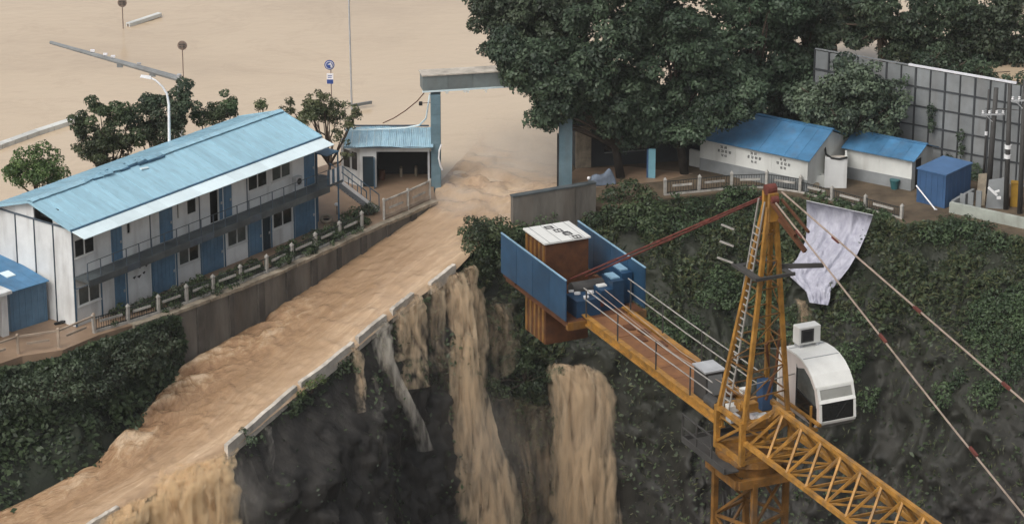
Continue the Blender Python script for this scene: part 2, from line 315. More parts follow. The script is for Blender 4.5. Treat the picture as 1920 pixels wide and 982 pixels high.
def grid_obj(name, V, m, parent=None, uv=True, attrs=None, smooth=True):
    """V: (rows, cols, 3) array"""
    r, c, _ = V.shape; me = bpy.data.meshes.new(name)
    idx = np.arange(r*c).reshape(r, c)
    f = np.stack([idx[:-1, :-1], idx[:-1, 1:], idx[1:, 1:], idx[1:, :-1]], -1).reshape(-1, 4)
    me.vertices.add(r*c); me.vertices.foreach_set('co', V.reshape(-1).astype(np.float32))
    me.loops.add(f.size); me.loops.foreach_set('vertex_index', f.reshape(-1).astype(np.int32))
    me.polygons.add(len(f)); me.polygons.foreach_set('loop_start', np.arange(0, f.size, 4, dtype=np.int32))
    me.update(calc_edges=True)
    if uv is True:
        u = np.stack(np.meshgrid(np.linspace(0, 1, c), np.linspace(0, 1, r)), -1).reshape(-1, 2)
    elif uv is not False: u = uv.reshape(-1, 2)
    if uv is not False:
        ul = me.uv_layers.new(name='UVMap'); ul.data.foreach_set('uv', u[f.reshape(-1)].reshape(-1).astype(np.float32))
    for k, a in (attrs or {}).items():
        at = me.attributes.new(k, 'FLOAT', 'POINT'); at.data.foreach_set('value', a.reshape(-1).astype(np.float32))
    return link(name, me, m, parent, smooth)
def leaf_obj(name, pts, nrm, size, clump, m, parent=None, up=.5, aspect=.55, droop=0.):
    """many small leaf-shaped quads; pts (n,3), nrm (n,3) facing direction bias"""
    n = len(pts); nr = nrm + rng.normal(0, .55, (n, 3)); nr[:, 2] += up
    nr /= np.linalg.norm(nr, axis=1)[:, None]+1e-9
    t = rng.normal(0, 1, (n, 3)); t[:, 2] -= droop; t -= nr*np.sum(t*nr, 1)[:, None]; t /= np.linalg.norm(t, axis=1)[:, None]+1e-9
    b = np.cross(nr, t); s = (size*rng.uniform(.6, 1.35, n))[:, None]
    V = np.stack([pts-t*s*.5, pts+b*s*.5*aspect+nr*s*.08, pts+t*s*.5-nr*s*.05, pts-b*s*.5*aspect+nr*s*.08], 1).reshape(-1, 3)
    me = bpy.data.meshes.new(name); me.vertices.add(4*n); me.vertices.foreach_set('co', V.reshape(-1).astype(np.float32))
    me.loops.add(4*n); me.loops.foreach_set('vertex_index', np.arange(4*n, dtype=np.int32))
    me.polygons.add(n); me.polygons.foreach_set('loop_start', np.arange(0, 4*n, 4, dtype=np.int32)); me.update(calc_edges=True)
    at = me.attributes.new('clump', 'FLOAT', 'POINT'); at.data.foreach_set('value', np.repeat(clump, 4).astype(np.float32))
    return link(name, me, m, parent)
def clump_points(centers, radii, per, flat=.75, shell=.55):
    P_, N_, C_ = [], [], []
    for c, r in zip(centers, radii):
        n = int(per*(r**2)); d = rng.normal(0, 1, (n, 3)); d[:, 2] = d[:, 2]*.8+.25; d /= np.linalg.norm(d, axis=1)[:, None]
        rad = r*(shell+(1-shell)*rng.random(n)**.6)[:, None]*(1+.25*vnoise(d*2+c, 3))[:, None]
        P_.append(c+d*rad*np.array([1, 1, flat])); N_.append(d); C_.append(np.full(n, rng.random()))
    return np.concatenate(P_), np.concatenate(N_), np.concatenate(C_)
def tree(name, label, base, crown_c, crown_r, nclump, rc, per, size, m, group=None, cat='tree', barkm='bark', trunk_r=.16, hang=0., fill=.35, gaps=0., limbs=7):
    """base: ground point, crown_c centre, crown_r (rx,ry,rz); rc clump radius range"""
    base = np.array(base, float); cc = np.array(crown_c, float); cr = np.array(crown_r, float)
    t = thing(name, label, cat, base, 0, group)
    C_, R_ = [], []
    while len(C_) < nclump:
        d = rng.normal(0, 1, 3); d /= np.linalg.norm(d); rr = rng.random()**fill
        p = cc + d*rr*cr*(1+.22*vnoise((d*1.7+base)[None], 5)[0])
        if gaps and vnoise((p*.35)[None], 9)[0] < gaps-.75: continue
        C_.append(p); R_.append(rng.uniform(*rc)*(1-.25*rr))
    C_ = np.array(C_); pts, nr, cl = clump_points(C_, R_, per)
    if hang: pts[:, 2] -= hang*rng.random(len(pts))**3
    leaf_obj('crown', pts-base, nr, size, cl, m, t, droop=.5)
    b = MB(); zc = cc-base; top = zc*np.array([.8, .8, .85])
    mid = [np.array([0, 0, -.3]), zc*.3+rng.normal(0, .1, 3), zc*.6+rng.normal(0, .15, 3), top]
    b.tube(mid, [trunk_r, trunk_r*.85, trunk_r*.65, trunk_r*.3], 8)
    b.build('trunk', M[barkm], t, True)
    b2 = MB(); sel = rng.permutation(len(C_))[:limbs]
    for i in sel:
        e = C_[i]-base; s0 = zc*rng.uniform(.35, .75); mm = (s0+e)/2+np.array([0, 0, -.15])+rng.normal(0, .12, 3)
        b2.tube([s0, mm, e], [trunk_r*.5, trunk_r*.32, trunk_r*.1], 6)
    b2.build('limb', M[barkm], t, True)
    return t
def bush(name, label, centers, radii, per, size, m, group=None, base=None, cat='bush', flat=.8):
    centers = np.array(centers, float); base = centers.mean(0)-np.array([0, 0, np.max(radii)*.7]) if base is None else np.array(base, float)
    t = thing(name, label, cat, base, 0, group)
    pts, nr, cl = clump_points(centers, radii, per, flat, .45)
    leaf_obj('foliage', pts-base, nr, size, cl, m, t)
    b = MB()
    for c in centers[:10]:
        e = c-base; b.tube([np.array([0, 0, -.15]), e*.5+rng.normal(0, .08, 3), e], [.05, .035, .012], 5)
    b.build('stem', M['bark'], t, True)
    return t
# ================================================================== SETTING
RAIL_PX = [(-420, 790), (-180, 735), (34, 661), (110, 650), (177, 622), (240, 604), (297, 586), (350, 567), (400, 548), (451, 529), (500, 510), (547, 488), (592, 468), (637, 447), (678, 428), (720, 410), (765, 391), (806, 372)]
RAIL = np.array([P(*q, .12) for q in RAIL_PX])
def offset_line(L, d):
    T = np.gradient(L[:, :2], axis=0); T /= np.linalg.norm(T, axis=1)[:, None]
    o = L.copy(); o[:, 0] += T[:, 1]*d; o[:, 1] -= T[:, 0]*d; return o
WALL = offset_line(RAIL, .45); WALL[:, 2] = .1
A0 = P(812, 395, -.25); DIR = (WALL[6]-WALL[-1])[:2]; DIR /= np.linalg.norm(DIR); NRM = np.array([-DIR[1], DIR[0]])   # NRM to the outer side
if NRM[0] < 0: NRM = -NRM
def st(p): q = np.asarray(p)[:2]-A0[:2]; return q@DIR, q@NRM
def zr(s):
    return -.25-.145*s if s > 0 else min(0.03, -.25-.07*s)
def on_ramp(px, py):
    z = -1.0
    for _ in range(40): z = .6*z + .4*zr(st(P(px, py, z))[0])
    return P(px, py, z)
LEFT_PX = [(1000, 150), (880, 290), (824, 351), (812, 394), (745, 436), (660, 488), (560, 552), (480, 612), (400, 662), (330, 703), (285, 768), (228, 826), (186, 872), (100, 918), (0, 965), (-150, 1045), (-420, 1200)]
RIGHT_PX = [(1180, 150), (1130, 270), (1046, 346), (962, 423), (905, 445), (862, 480), (820, 512), (760, 556), (700, 604), (640, 653), (590, 692), (510, 757), (430, 824), (300, 898), (150, 985), (-60, 1110), (-330, 1270)]
Lr = np.array([on_ramp(*q) for q in LEFT_PX]); Rr = np.array([on_ramp(*q) for q in RIGHT_PX])
def ramp_xy(Q):
    s = np.array([st(q)[0] for q in Q]); t = np.array([st(q)[1] for q in Q]); o = np.argsort(s); return s[o], t[o]
sL, tL = ramp_xy(Lr); sR, tR = ramp_xy(Rr)
NS, NT = 620, 64
ss = np.linspace(-20, 52, NS); a = np.interp(ss, sL, tL); b = np.interp(ss, sR, tR)
k = np.ones(9)/9; a = np.convolve(np.pad(a, 4, 'edge'), k, 'valid'); b = np.convolve(np.pad(b, 4, 'edge'), k, 'valid')
tt = np.linspace(0, 1, NT); T_ = (a-.25)[:, None]*(1-tt)+(b+.34)[:, None]*tt; S_ = np.repeat(ss[:, None], NT, 1)
Z_ = np.array([zr(q) for q in ss])[:, None]+0*T_
side = np.exp(-(tt/.36)**2)[None, :]
surge = np.clip((ss-7)/10, 0, 1)*np.clip((52-ss)/26, .25, 1)*(.55+.45*np.exp(-((ss-27)/7)**2))
n1 = fbm(np.stack([S_*.42, T_*.55, 0*S_], -1), 5, 3); n2 = fbm(np.stack([S_*1.1, T_*1.6, 0*S_+4], -1), 4, 11)
rid = 1-np.abs(fbm(np.stack([S_*.55+T_*.5, T_*.6-S_*.12, 0*S_+9], -1), 4, 21))*2
n3 = 1-2*np.abs(fbm(np.stack([S_*1.3+T_*.8, T_*1.5-S_*.3, 0*S_+2], -1), 4, 27))
big = np.exp(-((ss-28)/8)**2)[:, None]
n5 = fbm(np.stack([S_*.9, T_*2.2, 0*S_+6], -1), 3, 57); n6 = 1-2*np.abs(fbm(np.stack([S_*1.5+T_*.7, T_*2.4, 0*S_+8], -1), 3, 58))
wx = fbm(np.stack([S_*.5, T_*.5, 0*S_+31], -1), 3, 71)*1.8; wy = fbm(np.stack([S_*.5, T_*.5, 0*S_+47], -1), 3, 72)*1.8
lump = fbm(np.stack([S_*.75+wx, T_*.9+wy, 0*S_+12], -1), 4, 59)
disp = surge[:, None]*side*(.34*rid+.38*n1+.12*n2+.32*lump+.05*n3)*(1+.5*big*np.exp(-(tt/.3)**2)[None, :]) + .05*n1+(.06*n5+.03*n6)*np.clip((ss+8)/6, .15, 1)[:, None]
cresta = np.clip(.5+.9*(disp-np.convolve(disp.mean(1), np.ones(25)/25, 'same')[:, None])/(.15+.5*surge[:, None]*side), 0, 1)
surgea = np.clip(.5*np.exp(-((ss+4)/5)**2)[:, None]*np.clip(.45+1.4*n1, 0, 1)+surge[:, None]*np.exp(-(tt/.5)**2)[None, :]*1.1*(1+.5*n1)+.25*np.clip((ss-30)/15, 0, 1)[:, None], 0, 1)
wav = np.sin(2*np.pi*(S_/1.7)+4*n1+T_*.9)*.5+np.sin(2*np.pi*(S_/.95)-T_*2.1+5*n1)*.25
disp += .075*wav*np.clip(.35+1.5*n5, 0, 1)*np.clip((ss-3)/5, 0, 1)[:, None]
disp += surge[:, None]*side*.30
disp = np.where(disp > 0, np.tanh(disp/.75)*.75, disp)
gateamp = np.exp(-((ss+6)/4.5)**2)[:, None]; disp += gateamp*(.20*rid+.2*n1+.12*lump+.12*np.sin(2*np.pi*S_/1.9+4*n1))*np.exp(-((tt-.3)/.4)**2)[None, :]*1.2
up_ = np.clip((-ss-9)/9, 0, 1)[:, None]; disp = disp*(1-.7*up_)-.16*up_
edge_ = np.clip(np.minimum(tt, 1-tt)*14, 0, 1)[None, :]
Z_ = Z_+disp*(.35+.65*edge_)-(np.clip((tt-.93)/.07, 0, 1)**1.6*.42)[None, :]*np.clip((ss-2)/3, 0, 1)[:, None]
X_ = A0[0]+DIR[0]*S_+NRM[0]*T_; Y_ = A0[1]+DIR[1]*S_+NRM[1]*T_
uv = np.stack([np.repeat(tt[None, :], NS, 0), S_/72], -1)
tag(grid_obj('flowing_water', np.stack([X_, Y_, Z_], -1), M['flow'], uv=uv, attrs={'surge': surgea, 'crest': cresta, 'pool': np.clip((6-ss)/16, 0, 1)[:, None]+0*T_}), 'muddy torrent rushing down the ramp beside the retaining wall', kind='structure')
# ---- flood plain and terraces
b = MB(); fx = [(-4000, 120), (-60, 160), (-29, 168), (-20, 176), (-7, 192.5), (-4.9, 193.2), (3.4, 193.2), (6, 195), (14, 195.5), (40, 192), (4000, 176), (4000, 4500), (-4000, 4500)]
b.add([(x, y, 0) for x, y in fx], [tuple(range(len(fx)))])
tag(b.build('flood_water', M['flood']), kind='structure')
edgeL = [tuple(q[:2]) for q in offset_line(RAIL, .4)]
b = MB(); gl = edgeL + [(-4.95, 191.5), (-5.0, 196.0), (-11.5, 197.0), (-15.5, 192.5), (-19, 190), (-31, 176), (-60, 176), (-90, 150)]
b.prism(gl, -.6, .06); tag(b.build('terrace_ground', M['mudground']), kind='structure')
RIGHT_EDGE_PX = [(962, 424, None), (1030, 412, -.5), (1100, 398, -.3), (1180, 386, 0.), (1246, 374, 0.), (1310, 367, 0), (1372, 360, 0), (1440, 360, 0), (1500, 370, 0), (1562, 386, 0), (1622, 402, 0), (1700, 420, 0), (1790, 412, 0), (1930, 452, 0), (2400, 560, 0), (3300, 760, 0)]
RE = np.array([on_ramp(x, y) if z is None else P(x, y, z) for x, y, z in RIGHT_EDGE_PX])
b = MB(); gr = [tuple(q[:2]) for q in RE[1:]] + [(110, 180), (110, 215), (20, 208), (3.6, 207), (3.42, 192.3)]
b.prism(gr, -.7, .05); tag(b.build('yard_ground', M['earth']), kind='structure')
# mud film washed over the yard beside the gate
b = MB(); q = [P(*c, .056) for c in [(1050, 343), (1010, 360), (1110, 352), (1240, 340), (1300, 325), (1180, 312), (1080, 316)]]
b.add(q, [tuple(range(len(q)))]); tag(b.build('mud', M['mudground']), kind='structure')
# ---- pit floor
b = MB(); b.add([(-1500, -600, -34), (1500, -600, -34), (1500, 230, -34), (-1500, 230, -34)], [(0, 1, 2, 3)]); tag(b.build('pit_floor', M['pit']), kind='structure')
# ---- main cliff below the ramp and below the yard
KB = Rr[::-1][:-3]                    # bottom left ... up to (862,480)
KB = np.array([q for q in KB if st(q)[0] > 1.0])
UPL = np.concatenate([KB, RE]); KN = len(KB)
seg = np.r_[0, np.cumsum(np.linalg.norm(np.diff(UPL[:, :2], axis=0), axis=1))]
kerb_len = seg[KN-1]
NC = 420; sc = np.linspace(0, seg[-2], NC); up = np.stack([np.interp(sc, seg, UPL[:, i]) for i in range(3)], -1)
def smooth(v, n):
    kk = np.hanning(2*n+3)[1:-1]; kk /= kk.sum()
    return np.stack([np.convolve(np.pad(v[:, i], n, 'edge'), kk, 'valid') for i in range(v.shape[1])], -1)
upx = smooth(up, 4); T2 = np.gradient(smooth(up, 60)[:, :2], axis=0); T2 /= np.linalg.norm(T2, axis=1)[:, None]; ON = np.stack([T2[:, 1], -T2[:, 0]], -1)
rightness = np.clip((sc-kerb_len-3)/12, 0, 1)
NR = 150; dd = np.r_[np.linspace(0, 22, 120), np.linspace(22.6, 34, NR-120)]
D_ = dd[:, None]+0*sc[None, :]
off = .22*D_ + rightness[None, :]*(1.05*np.minimum(D_, 7)+.45*np.clip(D_-7, 0, 40)*.6)
kerbn = np.exp(-((sc-kerb_len*.62)/6)**2)[None, :]
off = off + kerbn*1.1*np.clip(D_-.8, 0, 2.2)
base3 = np.stack([up[None, :, 0]+ON[None, :, 0]*(off+.12), up[None, :, 1]+ON[None, :, 1]*(off+.12), up[None, :, 2]-.12-D_], -1)
fr = np.clip(D_/2.5, 0, 1)
nz = fbm(base3*np.array([.22, .22, .14]), 5, 31); nb = 1-2*np.abs(fbm(base3*np.array([.5, .5, .30])+7, 4, 41)); n4 = fbm(base3*1.5, 3, 51)
nk = 1-2*np.abs(fbm(base3*np.array([1.1, 1.1, .75])+3, 3, 45))
dispc = fr*(1.5*nz+.75*nb+.35*nk+.42*n4)
base3[..., 0] += ON[None, :, 0]*dispc; base3[..., 1] += ON[None, :, 1]*dispc; base3[..., 2] += fr*.25*n4
base3[0, :, 2] += .10
base3[..., 2] -= .5*(1-rightness)[None, :]*np.clip((kerb_len+1-sc)/2, 0, 1)[None, :]
CL = base3.copy()
PXY = np.array([pix(q) for q in CL.reshape(-1, 3)]).reshape(NR, NC, 2)
moss = np.clip(np.where(PXY[..., 0] > 860, 1.2-(PXY[..., 1]-430)/480, .75-(PXY[..., 1]-(690-.77*(PXY[..., 0]-590)))/70)+.35*nz, 0, 1)
cliff = grid_obj('cliff', CL, M['rock'], uv=False, smooth=False, attrs={'moss': moss}); tag(cliff, kind='structure')
cv = CL.reshape(-1, 3); idx = np.arange(NR*NC).reshape(NR, NC)
cf = np.stack([idx[:-1, :-1], idx[:-1, 1:], idx[1:, 1:], idx[1:, :-1]], -1).reshape(-1, 4)
BV = BVHTree.FromPolygons([Vector(q) for q in cv], [tuple(q) for q in cf.tolist()])
def hit(px, py):
    d = Vector(ray(px, py)).normalized(); loc, nrm, i, dist = BV.ray_cast(Vector(CAM), d)
    if loc is None: return None, None
    if nrm.dot(d) > 0: nrm = -nrm
    return np.array(loc), np.array(nrm)
# ---- bank between the lower terrace and the ramp
upl = np.array([P(x, y, .02) for x, y in [(-420, 815), (-180, 752), (0, 690), (110, 668), (180, 640), (250, 616), (322, 588)]])
lol = np.array([on_ramp(x, y)-np.array([0, 0, .5]) for x, y in [(-420, 1200), (-150, 1045), (0, 968), (100, 922), (188, 876), (232, 830), (338, 706)]])
def resample(L, n):
    s_ = np.r_[0, np.cumsum(np.linalg.norm(np.diff(L, axis=0), axis=1))]; x = np.linspace(0, s_[-1], n); return np.stack([np.interp(x, s_, L[:, i]) for i in range(3)], -1)
ru, rl = resample(upl, 130), resample(lol, 130); tv = np.linspace(0, 1, 70)[:, None, None]
G = ru[None]*(1-tv)+rl[None]*tv; f_ = np.sin(np.pi*tv[..., 0])
q = 1.1*fbm(G*.25, 4, 61)+.45*(1-2*np.abs(fbm(G*.6, 4, 63)))
G[..., 0] += f_*q*.8; G[..., 1] -= f_*q; G[..., 1] += f_*1.2; G[..., 2] += f_*.2*q
tag(grid_obj('bank', G, M['rockgreen'], uv=False, smooth=False), kind='structure'); BANK = G
# ---- kerb along the outer edge of the ramp, in broken lengths
def ribbon(L, wd, h0, h1, name, m, label=None):
    L = np.array(L); T = np.gradient(L[:, :2], axis=0); T /= np.linalg.norm(T, axis=1)[:, None]; N = np.stack([T[:, 1], -T[:, 0]], -1)
    b = MB(); V = []
    for p, n in zip(L, N): V += [(*(p[:2]-n*wd/2), p[2]+h0), (*(p[:2]+n*wd/2), p[2]+h0), (*(p[:2]+n*wd/2), p[2]+h1), (*(p[:2]-n*wd/2), p[2]+h1)]
    F_ = [(0, 1, 2, 3), tuple(4*(len(L)-1)+i for i in (3, 2, 1, 0))]
    for i in range(len(L)-1):
        for j in range(4): F_.append((4*i+j, 4*i+(j+1) % 4, 4*i+4+(j+1) % 4, 4*i+4+j))
    b.add(V, F_); o = b.build(name, m); return o
def ramp_line(pts, n=10):
    return resample(np.array([on_ramp(*q) for q in pts]), n)+np.array([0, 0, 0])
for k_, (p, h) in enumerate([([(418, 834), (448, 808), (548, 722)], .26), ([(556, 716), (600, 684), (655, 640)], .24), ([(664, 632), (690, 610), (716, 590)], .30), ([(728, 580), (768, 549)], .28), ([(800, 528), (846, 492)], .0), ([(150, 985), (215, 946)], .1)]):
    L = ramp_line(p, 14); L[:, :2] += NRM*.22; L[:, 2] += rng.normal(0, .02, 14)
    tag(ribbon(L, .26, -.75, h*.35-.02, 'kerb', M['kerbc']), kind='structure')
# ---- waterfalls over the cliff
def volmat(name, col, dens, sc):
    m = bpy.data.materials.new(name); m.use_nodes = True; n = m.node_tree.nodes; l = m.node_tree.links; n.remove(n['Principled BSDF'])
    v = n.new('ShaderNodeVolumePrincipled'); v.inputs['Color'].default_value = (*col, 1)
    tc = n.new('ShaderNodeTexCoord'); mp = n.new('ShaderNodeMapping'); mp.inputs['Scale'].default_value = sc; l.new(tc.outputs['Object'], mp.inputs[0])
    no = n.new('ShaderNodeTexNoise'); no.inputs['Scale'].default_value = 1; no.inputs['Detail'].default_value = 4; no.inputs['Roughness'].default_value = .6; no.inputs['Distortion'].default_value = .6; l.new(mp.outputs[0], no.inputs['Vector'])
    mr = n.new('ShaderNodeMapRange'); mr.inputs[1].default_value = .40; mr.inputs[2].default_value = .70; mr.inputs[4].default_value = dens; l.new(no.outputs['Fac'], mr.inputs[0]); l.new(mr.outputs[0], v.inputs['Density'])
    l.new(v.outputs[0], n['Material Output'].inputs['Volume']); m.cycles.volume_step_rate = .12; return m
VMC = {}
def VMget(mk, d):
    k_ = (mk, round(d, 1))
    if k_ not in VMC:
        col, base, sc = {'fall': ((.915, .765, .57), 3.6, (2.3, 2.3, .34)), 'fallpale': ((.92, .87, .78), 2.2, (2.6, 2.6, .4)), 'fallgold': ((.96, .79, .55), 5.0, (1.7, 1.7, .42))}[mk]
        VMC[k_] = volmat('spray_'+mk, col, base*d, sc)
    return VMC[k_]
def fall(label, path, mk, thick=.35, dens=(.75, .75), off=.35, seed=0, rows=110, cols=22, edge=1., vol=.5):
    m = M[mk]; pass
    path = np.array(path, float); s_ = np.r_[0, np.cumsum(np.hypot(*np.diff(path[:, :2], axis=0).T))]; x = np.linspace(0, s_[-1], rows)
    q = np.stack([np.interp(x, s_, path[:, i]) for i in range(3)], -1)
    pts, ns = [], []
    for r in q:
        h_, n_ = hit(r[0], r[1])
        if h_ is None: h_, n_ = on_ramp(r[0], r[1])-np.array([0, 0, off*.6]), (ns[-1] if ns else np.array([.55, -.8, .2]))
        pts.append(h_); ns.append(n_)
    pts = np.array(pts); ns = np.array(ns)
    n_s = rows//5; pts = smooth(pts, n_s); ns = smooth(ns, rows//3); ns[:, 2] *= .3; ns /= np.linalg.norm(ns, axis=1)[:, None]
    cx = np.stack([-ns[:, 1], ns[:, 0], 0*ns[:, 0]], -1); cx /= np.linalg.norm(cx, axis=1)[:, None]
    u = np.linspace(-1, 1, cols); wd = q[:, 2]/31.0*(1+.16*fbm(np.stack([x/31*.9, 0*x+seed, 0*x], -1), 3, 44))
    V = pts[:, None]+cx[:, None]*(u[None, :, None]*wd[:, None, None]/2)
    arch = (1-u**2)[None, :]; S2 = np.repeat(x[:, None]/31, cols, 1); U2 = u[None, :]*wd[:, None]
    nz = fbm(np.stack([U2*1.6+seed, S2*.12, 0*S2], -1), 3, 70+seed)
    nz2 = fbm(np.stack([U2*2.6+seed, S2*.5, 0*S2+3], -1), 3, 90+seed)
    lum = fbm(np.stack([U2*1.5+seed, S2*1.3, 0*S2+5], -1), 4, 95+seed)*np.exp(-S2/2.2)
    V = V+ns[:, None]*(off+thick*(arch*.8+.45*nz+.3*nz2)+.75*lum)[..., None]
    de = np.interp(x, [0, x[-1]], dens)[:, None]-edge*np.abs(u[None, :])**2.5*.75+.15*nz
    de -= (1.3 if dens[1] < .35 else .3)*np.clip((x/x[-1]-.55)/.45, 0, 1)[:, None]**1.5
    uv = np.stack([U2*.16+seed*.37, S2*.16], -1)
    o = tag(grid_obj('waterfall', V, m, uv=uv, attrs={'dens': de}), label, kind='structure')
    if vol > 0:
        th = (.12+vol)*np.sqrt(np.clip(1-u**2, 0, 1))[None, :]*(.55+.45*np.clip(S2/2.0, 0, 1))*(1+.35*nz2); th = th*np.clip(np.interp(x/x[-1], [0, 1], [1, np.clip(dens[1]/max(dens[0], .05), .05, 1)]), 0, 1)[:, None]; th[0] = .02; th[-1] = .01
        wide = V+cx[:, None]*(u[None, :, None]*wd[:, None, None]*.12)
        Fr = wide+ns[:, None]*th[..., None]; Bk = wide-ns[:, None]*(.35*th)[..., None]
        r_, c_ = rows, cols; ix = np.arange(r_*c_).reshape(r_, c_); qf = np.stack([ix[:-1, :-1], ix[:-1, 1:], ix[1:, 1:], ix[1:, :-1]], -1).reshape(-1, 4); K = r_*c_
        fs = qf.tolist()+(qf[:, ::-1]+K).tolist()
        for e_ in (ix[0], ix[-1][::-1], ix[:, 0][::-1], ix[:, -1]): fs += [[int(e_[q+1]), int(e_[q]), int(e_[q]+K), int(e_[q+1]+K)] for q in range(len(e_)-1)]
        me = bpy.data.meshes.new('spray'); me.from_pydata(np.concatenate([Fr.reshape(-1, 3), Bk.reshape(-1, 3)]).tolist(), [], fs)
        bm = bmesh.new(); bm.from_mesh(me); bmesh.ops.recalc_face_normals(bm, faces=bm.faces); bm.to_mesh(me); bm.free()
        tag(link('spray', me, VMget(mk, float(np.clip(dens[0]**2*1.5, .12, 1.3))), o), kind='stuff')
    return o
FALLS = [
    ('broad golden fall pouring off the foot of the ramp', [(375, 806, 90), (368, 828, 100), (352, 855, 125), (342, 900, 145), (345, 950, 155), (350, 1080, 165)], 'fallgold', .6, (1.5, 1.2), .6),
    ('smaller golden fall at the lowest end of the ramp', [(238, 906, 60), (232, 926, 66), (222, 960, 80), (215, 1010, 90), (210, 1080, 100)], 'fallgold', .4, (1.3, 1.1), .5),
    ('thin grey spray falling beside the broad golden fall', [(410, 832, 40), (425, 880, 70), (440, 930, 90), (450, 1060, 100)], 'fallpale', .3, (.5, .3), .4),
    ('pale stream spilling through the kerb gap and down the rock', [(706, 578, 30), (714, 592, 34), (702, 630, 44), (704, 672, 28), (726, 705, 24), (752, 750, 24), (780, 800, 26), (798, 850, 26)], 'fallpale', .3, (.9, .32), .4),
    ('short muddy fall leaving the breach in the kerb', [(764, 532, 30), (772, 545, 34), (768, 575, 50), (765, 620, 56), (768, 680, 56), (772, 730, 56)], 'fall', .3, (1.0, .25), .4),
    ('muddy fall from the ramp edge beside the breach', [(798, 508, 36), (806, 522, 40), (806, 580, 46), (808, 640, 50), (812, 700, 50)], 'fall', .25, (.85, .35), .35),
    ('tall muddy fall left of the ledge bushes', [(832, 486, 40), (842, 500, 40), (848, 560, 50), (856, 640, 54), (862, 700, 60), (868, 745, 70), (884, 820, 86), (900, 900, 104), (914, 990, 122), (922, 1090, 130)], 'fall', .4, (1.1, .75), .45),
    ('narrow brown fall under the cliff top tree', [(884, 530, 30), (888, 580, 38), (890, 640, 40), (890, 700, 40), (886, 750, 40)], 'fall', .25, (.9, .6), .35),
    ('wide thin curtain of brown water beside the crane platform', [(930, 560, 50), (932, 600, 64), (934, 660, 70), (926, 710, 70)], 'fall', .25, (.75, .6), .35),
    ('thick muddy fall arching off the ledge below the crane', [(1062, 664, 50), (1082, 684, 90), (1092, 720, 100), (1096, 800, 108), (1096, 900, 114), (1092, 1090, 126)], 'fall', .7, (1.4, .75), .6),
    ('faint brown veil between the two tall falls', [(985, 740, 100), (990, 800, 130), (1000, 900, 150), (1004, 1080, 150)], 'fall', .2, (.45, .55), .3),
    ('broad thin film of muddy water running down below the broken kerb', [(868, 560, 150), (866, 620, 190), (862, 680, 190), (866, 730, 150)], 'fall', .15, (.42, .36), .25),
    ('thin brown film on the cliff between the tall falls', [(900, 735, 120), (930, 790, 170), (950, 860, 200), (960, 960, 220), (960, 1080, 220)], 'fall', .15, (.40, .45), .22),
    ('narrow stream spilling over the middle of the kerb', [(650, 632, 18), (657, 645, 24), (664, 690, 26), (668, 740, 24), (670, 780, 20)], 'fall', .2, (.9, .2), .3),
    ('thread of water over the kerb left of the breach', [(738, 560, 20), (745, 575, 26), (744, 630, 28), (740, 680, 28)], 'fall', .2, (.95, .3), .3),
    ('thin stream dropping close beside the cliff top tree', [(866, 488, 24), (872, 505, 28), (874, 560, 30), (874, 640, 30)], 'fall', .2, (.95, .5), .3),
    ('thread of water near the broken end of the kerb', [(480, 786, 16), (490, 800, 20), (496, 850, 22), (500, 900, 20)], 'fallpale', .15, (.7, .15), .3),
    ('thin trickle down the black rock face', [(692, 700, 14), (704, 760, 20), (708, 830, 22), (716, 930, 22)], 'fallpale', .15, (.4, .15), .3),
    ('short trickle low on the black rock face', [(705, 945, 16), (715, 975, 24), (722, 1060, 26)], 'fallpale', .15, (.5, .35), .3),
    ('brown spill on the slope under the white sheet', [(1512, 560, 34), (1522, 585, 50), (1520, 620, 50), (1505, 660, 56), (1500, 720, 56)], 'fall', .2, (.8, .1), .3),
    ('thin pale trickle on the dark cliff right of the white cab', [(1690, 590, 20), (1684, 660, 30), (1682, 760, 36), (1680, 850, 36)], 'fallpale', .12, (.1, .0), .25),
]
for i, (lb, pa, m, th, de, of) in enumerate(FALLS): fall(lb, pa, m, th, tuple(q-(.08 if de[0] > .85 else .28) for q in de), of, seed=i+1, vol=th*1.2)
# ---- plants covering the slopes (uncountable ground cover)
def cover(name, V, density, n, size, m, up=.6, aspect=.55):
    r, c = V.shape[:2]; A = V[:-1, :-1]; Bq = V[:-1, 1:]; Cq = V[1:, :-1]; Dq = V[1:, 1:]
    nr = np.cross(Bq-A, Cq-A); ar = np.linalg.norm(nr, axis=-1); nn = nr/(ar[..., None]+1e-9)
    flip = nn[..., 1] > 0; nn[flip] *= -1
    pr = ar.reshape(-1)/ar.sum(); pick = rng.choice(len(pr), n, p=pr); u, v = rng.random(n)[:, None], rng.random(n)[:, None]
    g = lambda q: q.reshape(-1, 3)[pick]
    p = (g(A)*(1-u)+g(Bq)*u)*(1-v)+(g(Cq)*(1-u)+g(Dq)*u)*v; nv = g(nn)
    x, y = np.array([pix(q) for q in p]).T
    f = vnoise(p*.55, 77)*.5+vnoise(p*1.6, 78)*.3+.5
    keep = rng.random(n) < density(x, y)*np.clip((f-.12)*2.6, 0.03, 1)
    keep &= (x > -150) & (x < 2080) & (y < 1100) & ~((x > 1462) & (x < 1640) & (y > 385) & (y < 572) & (x > 1500-(y-480)*.3) & (x < 1655-(y-400)*.6))
    p, nv, f = p[keep], nv[keep], f[keep]; p = p+nv*(.06+1.5*np.clip(f-.38, 0, 1)*rng.random(len(p)))[:, None]
    print(name, len(p))
    return tag(leaf_obj(name, p, nv, size*(.7+.6*f), np.clip(f+rng.normal(0, .12, len(f)), 0, 1), m, up=up, droop=.5, aspect=aspect), kind='stuff')
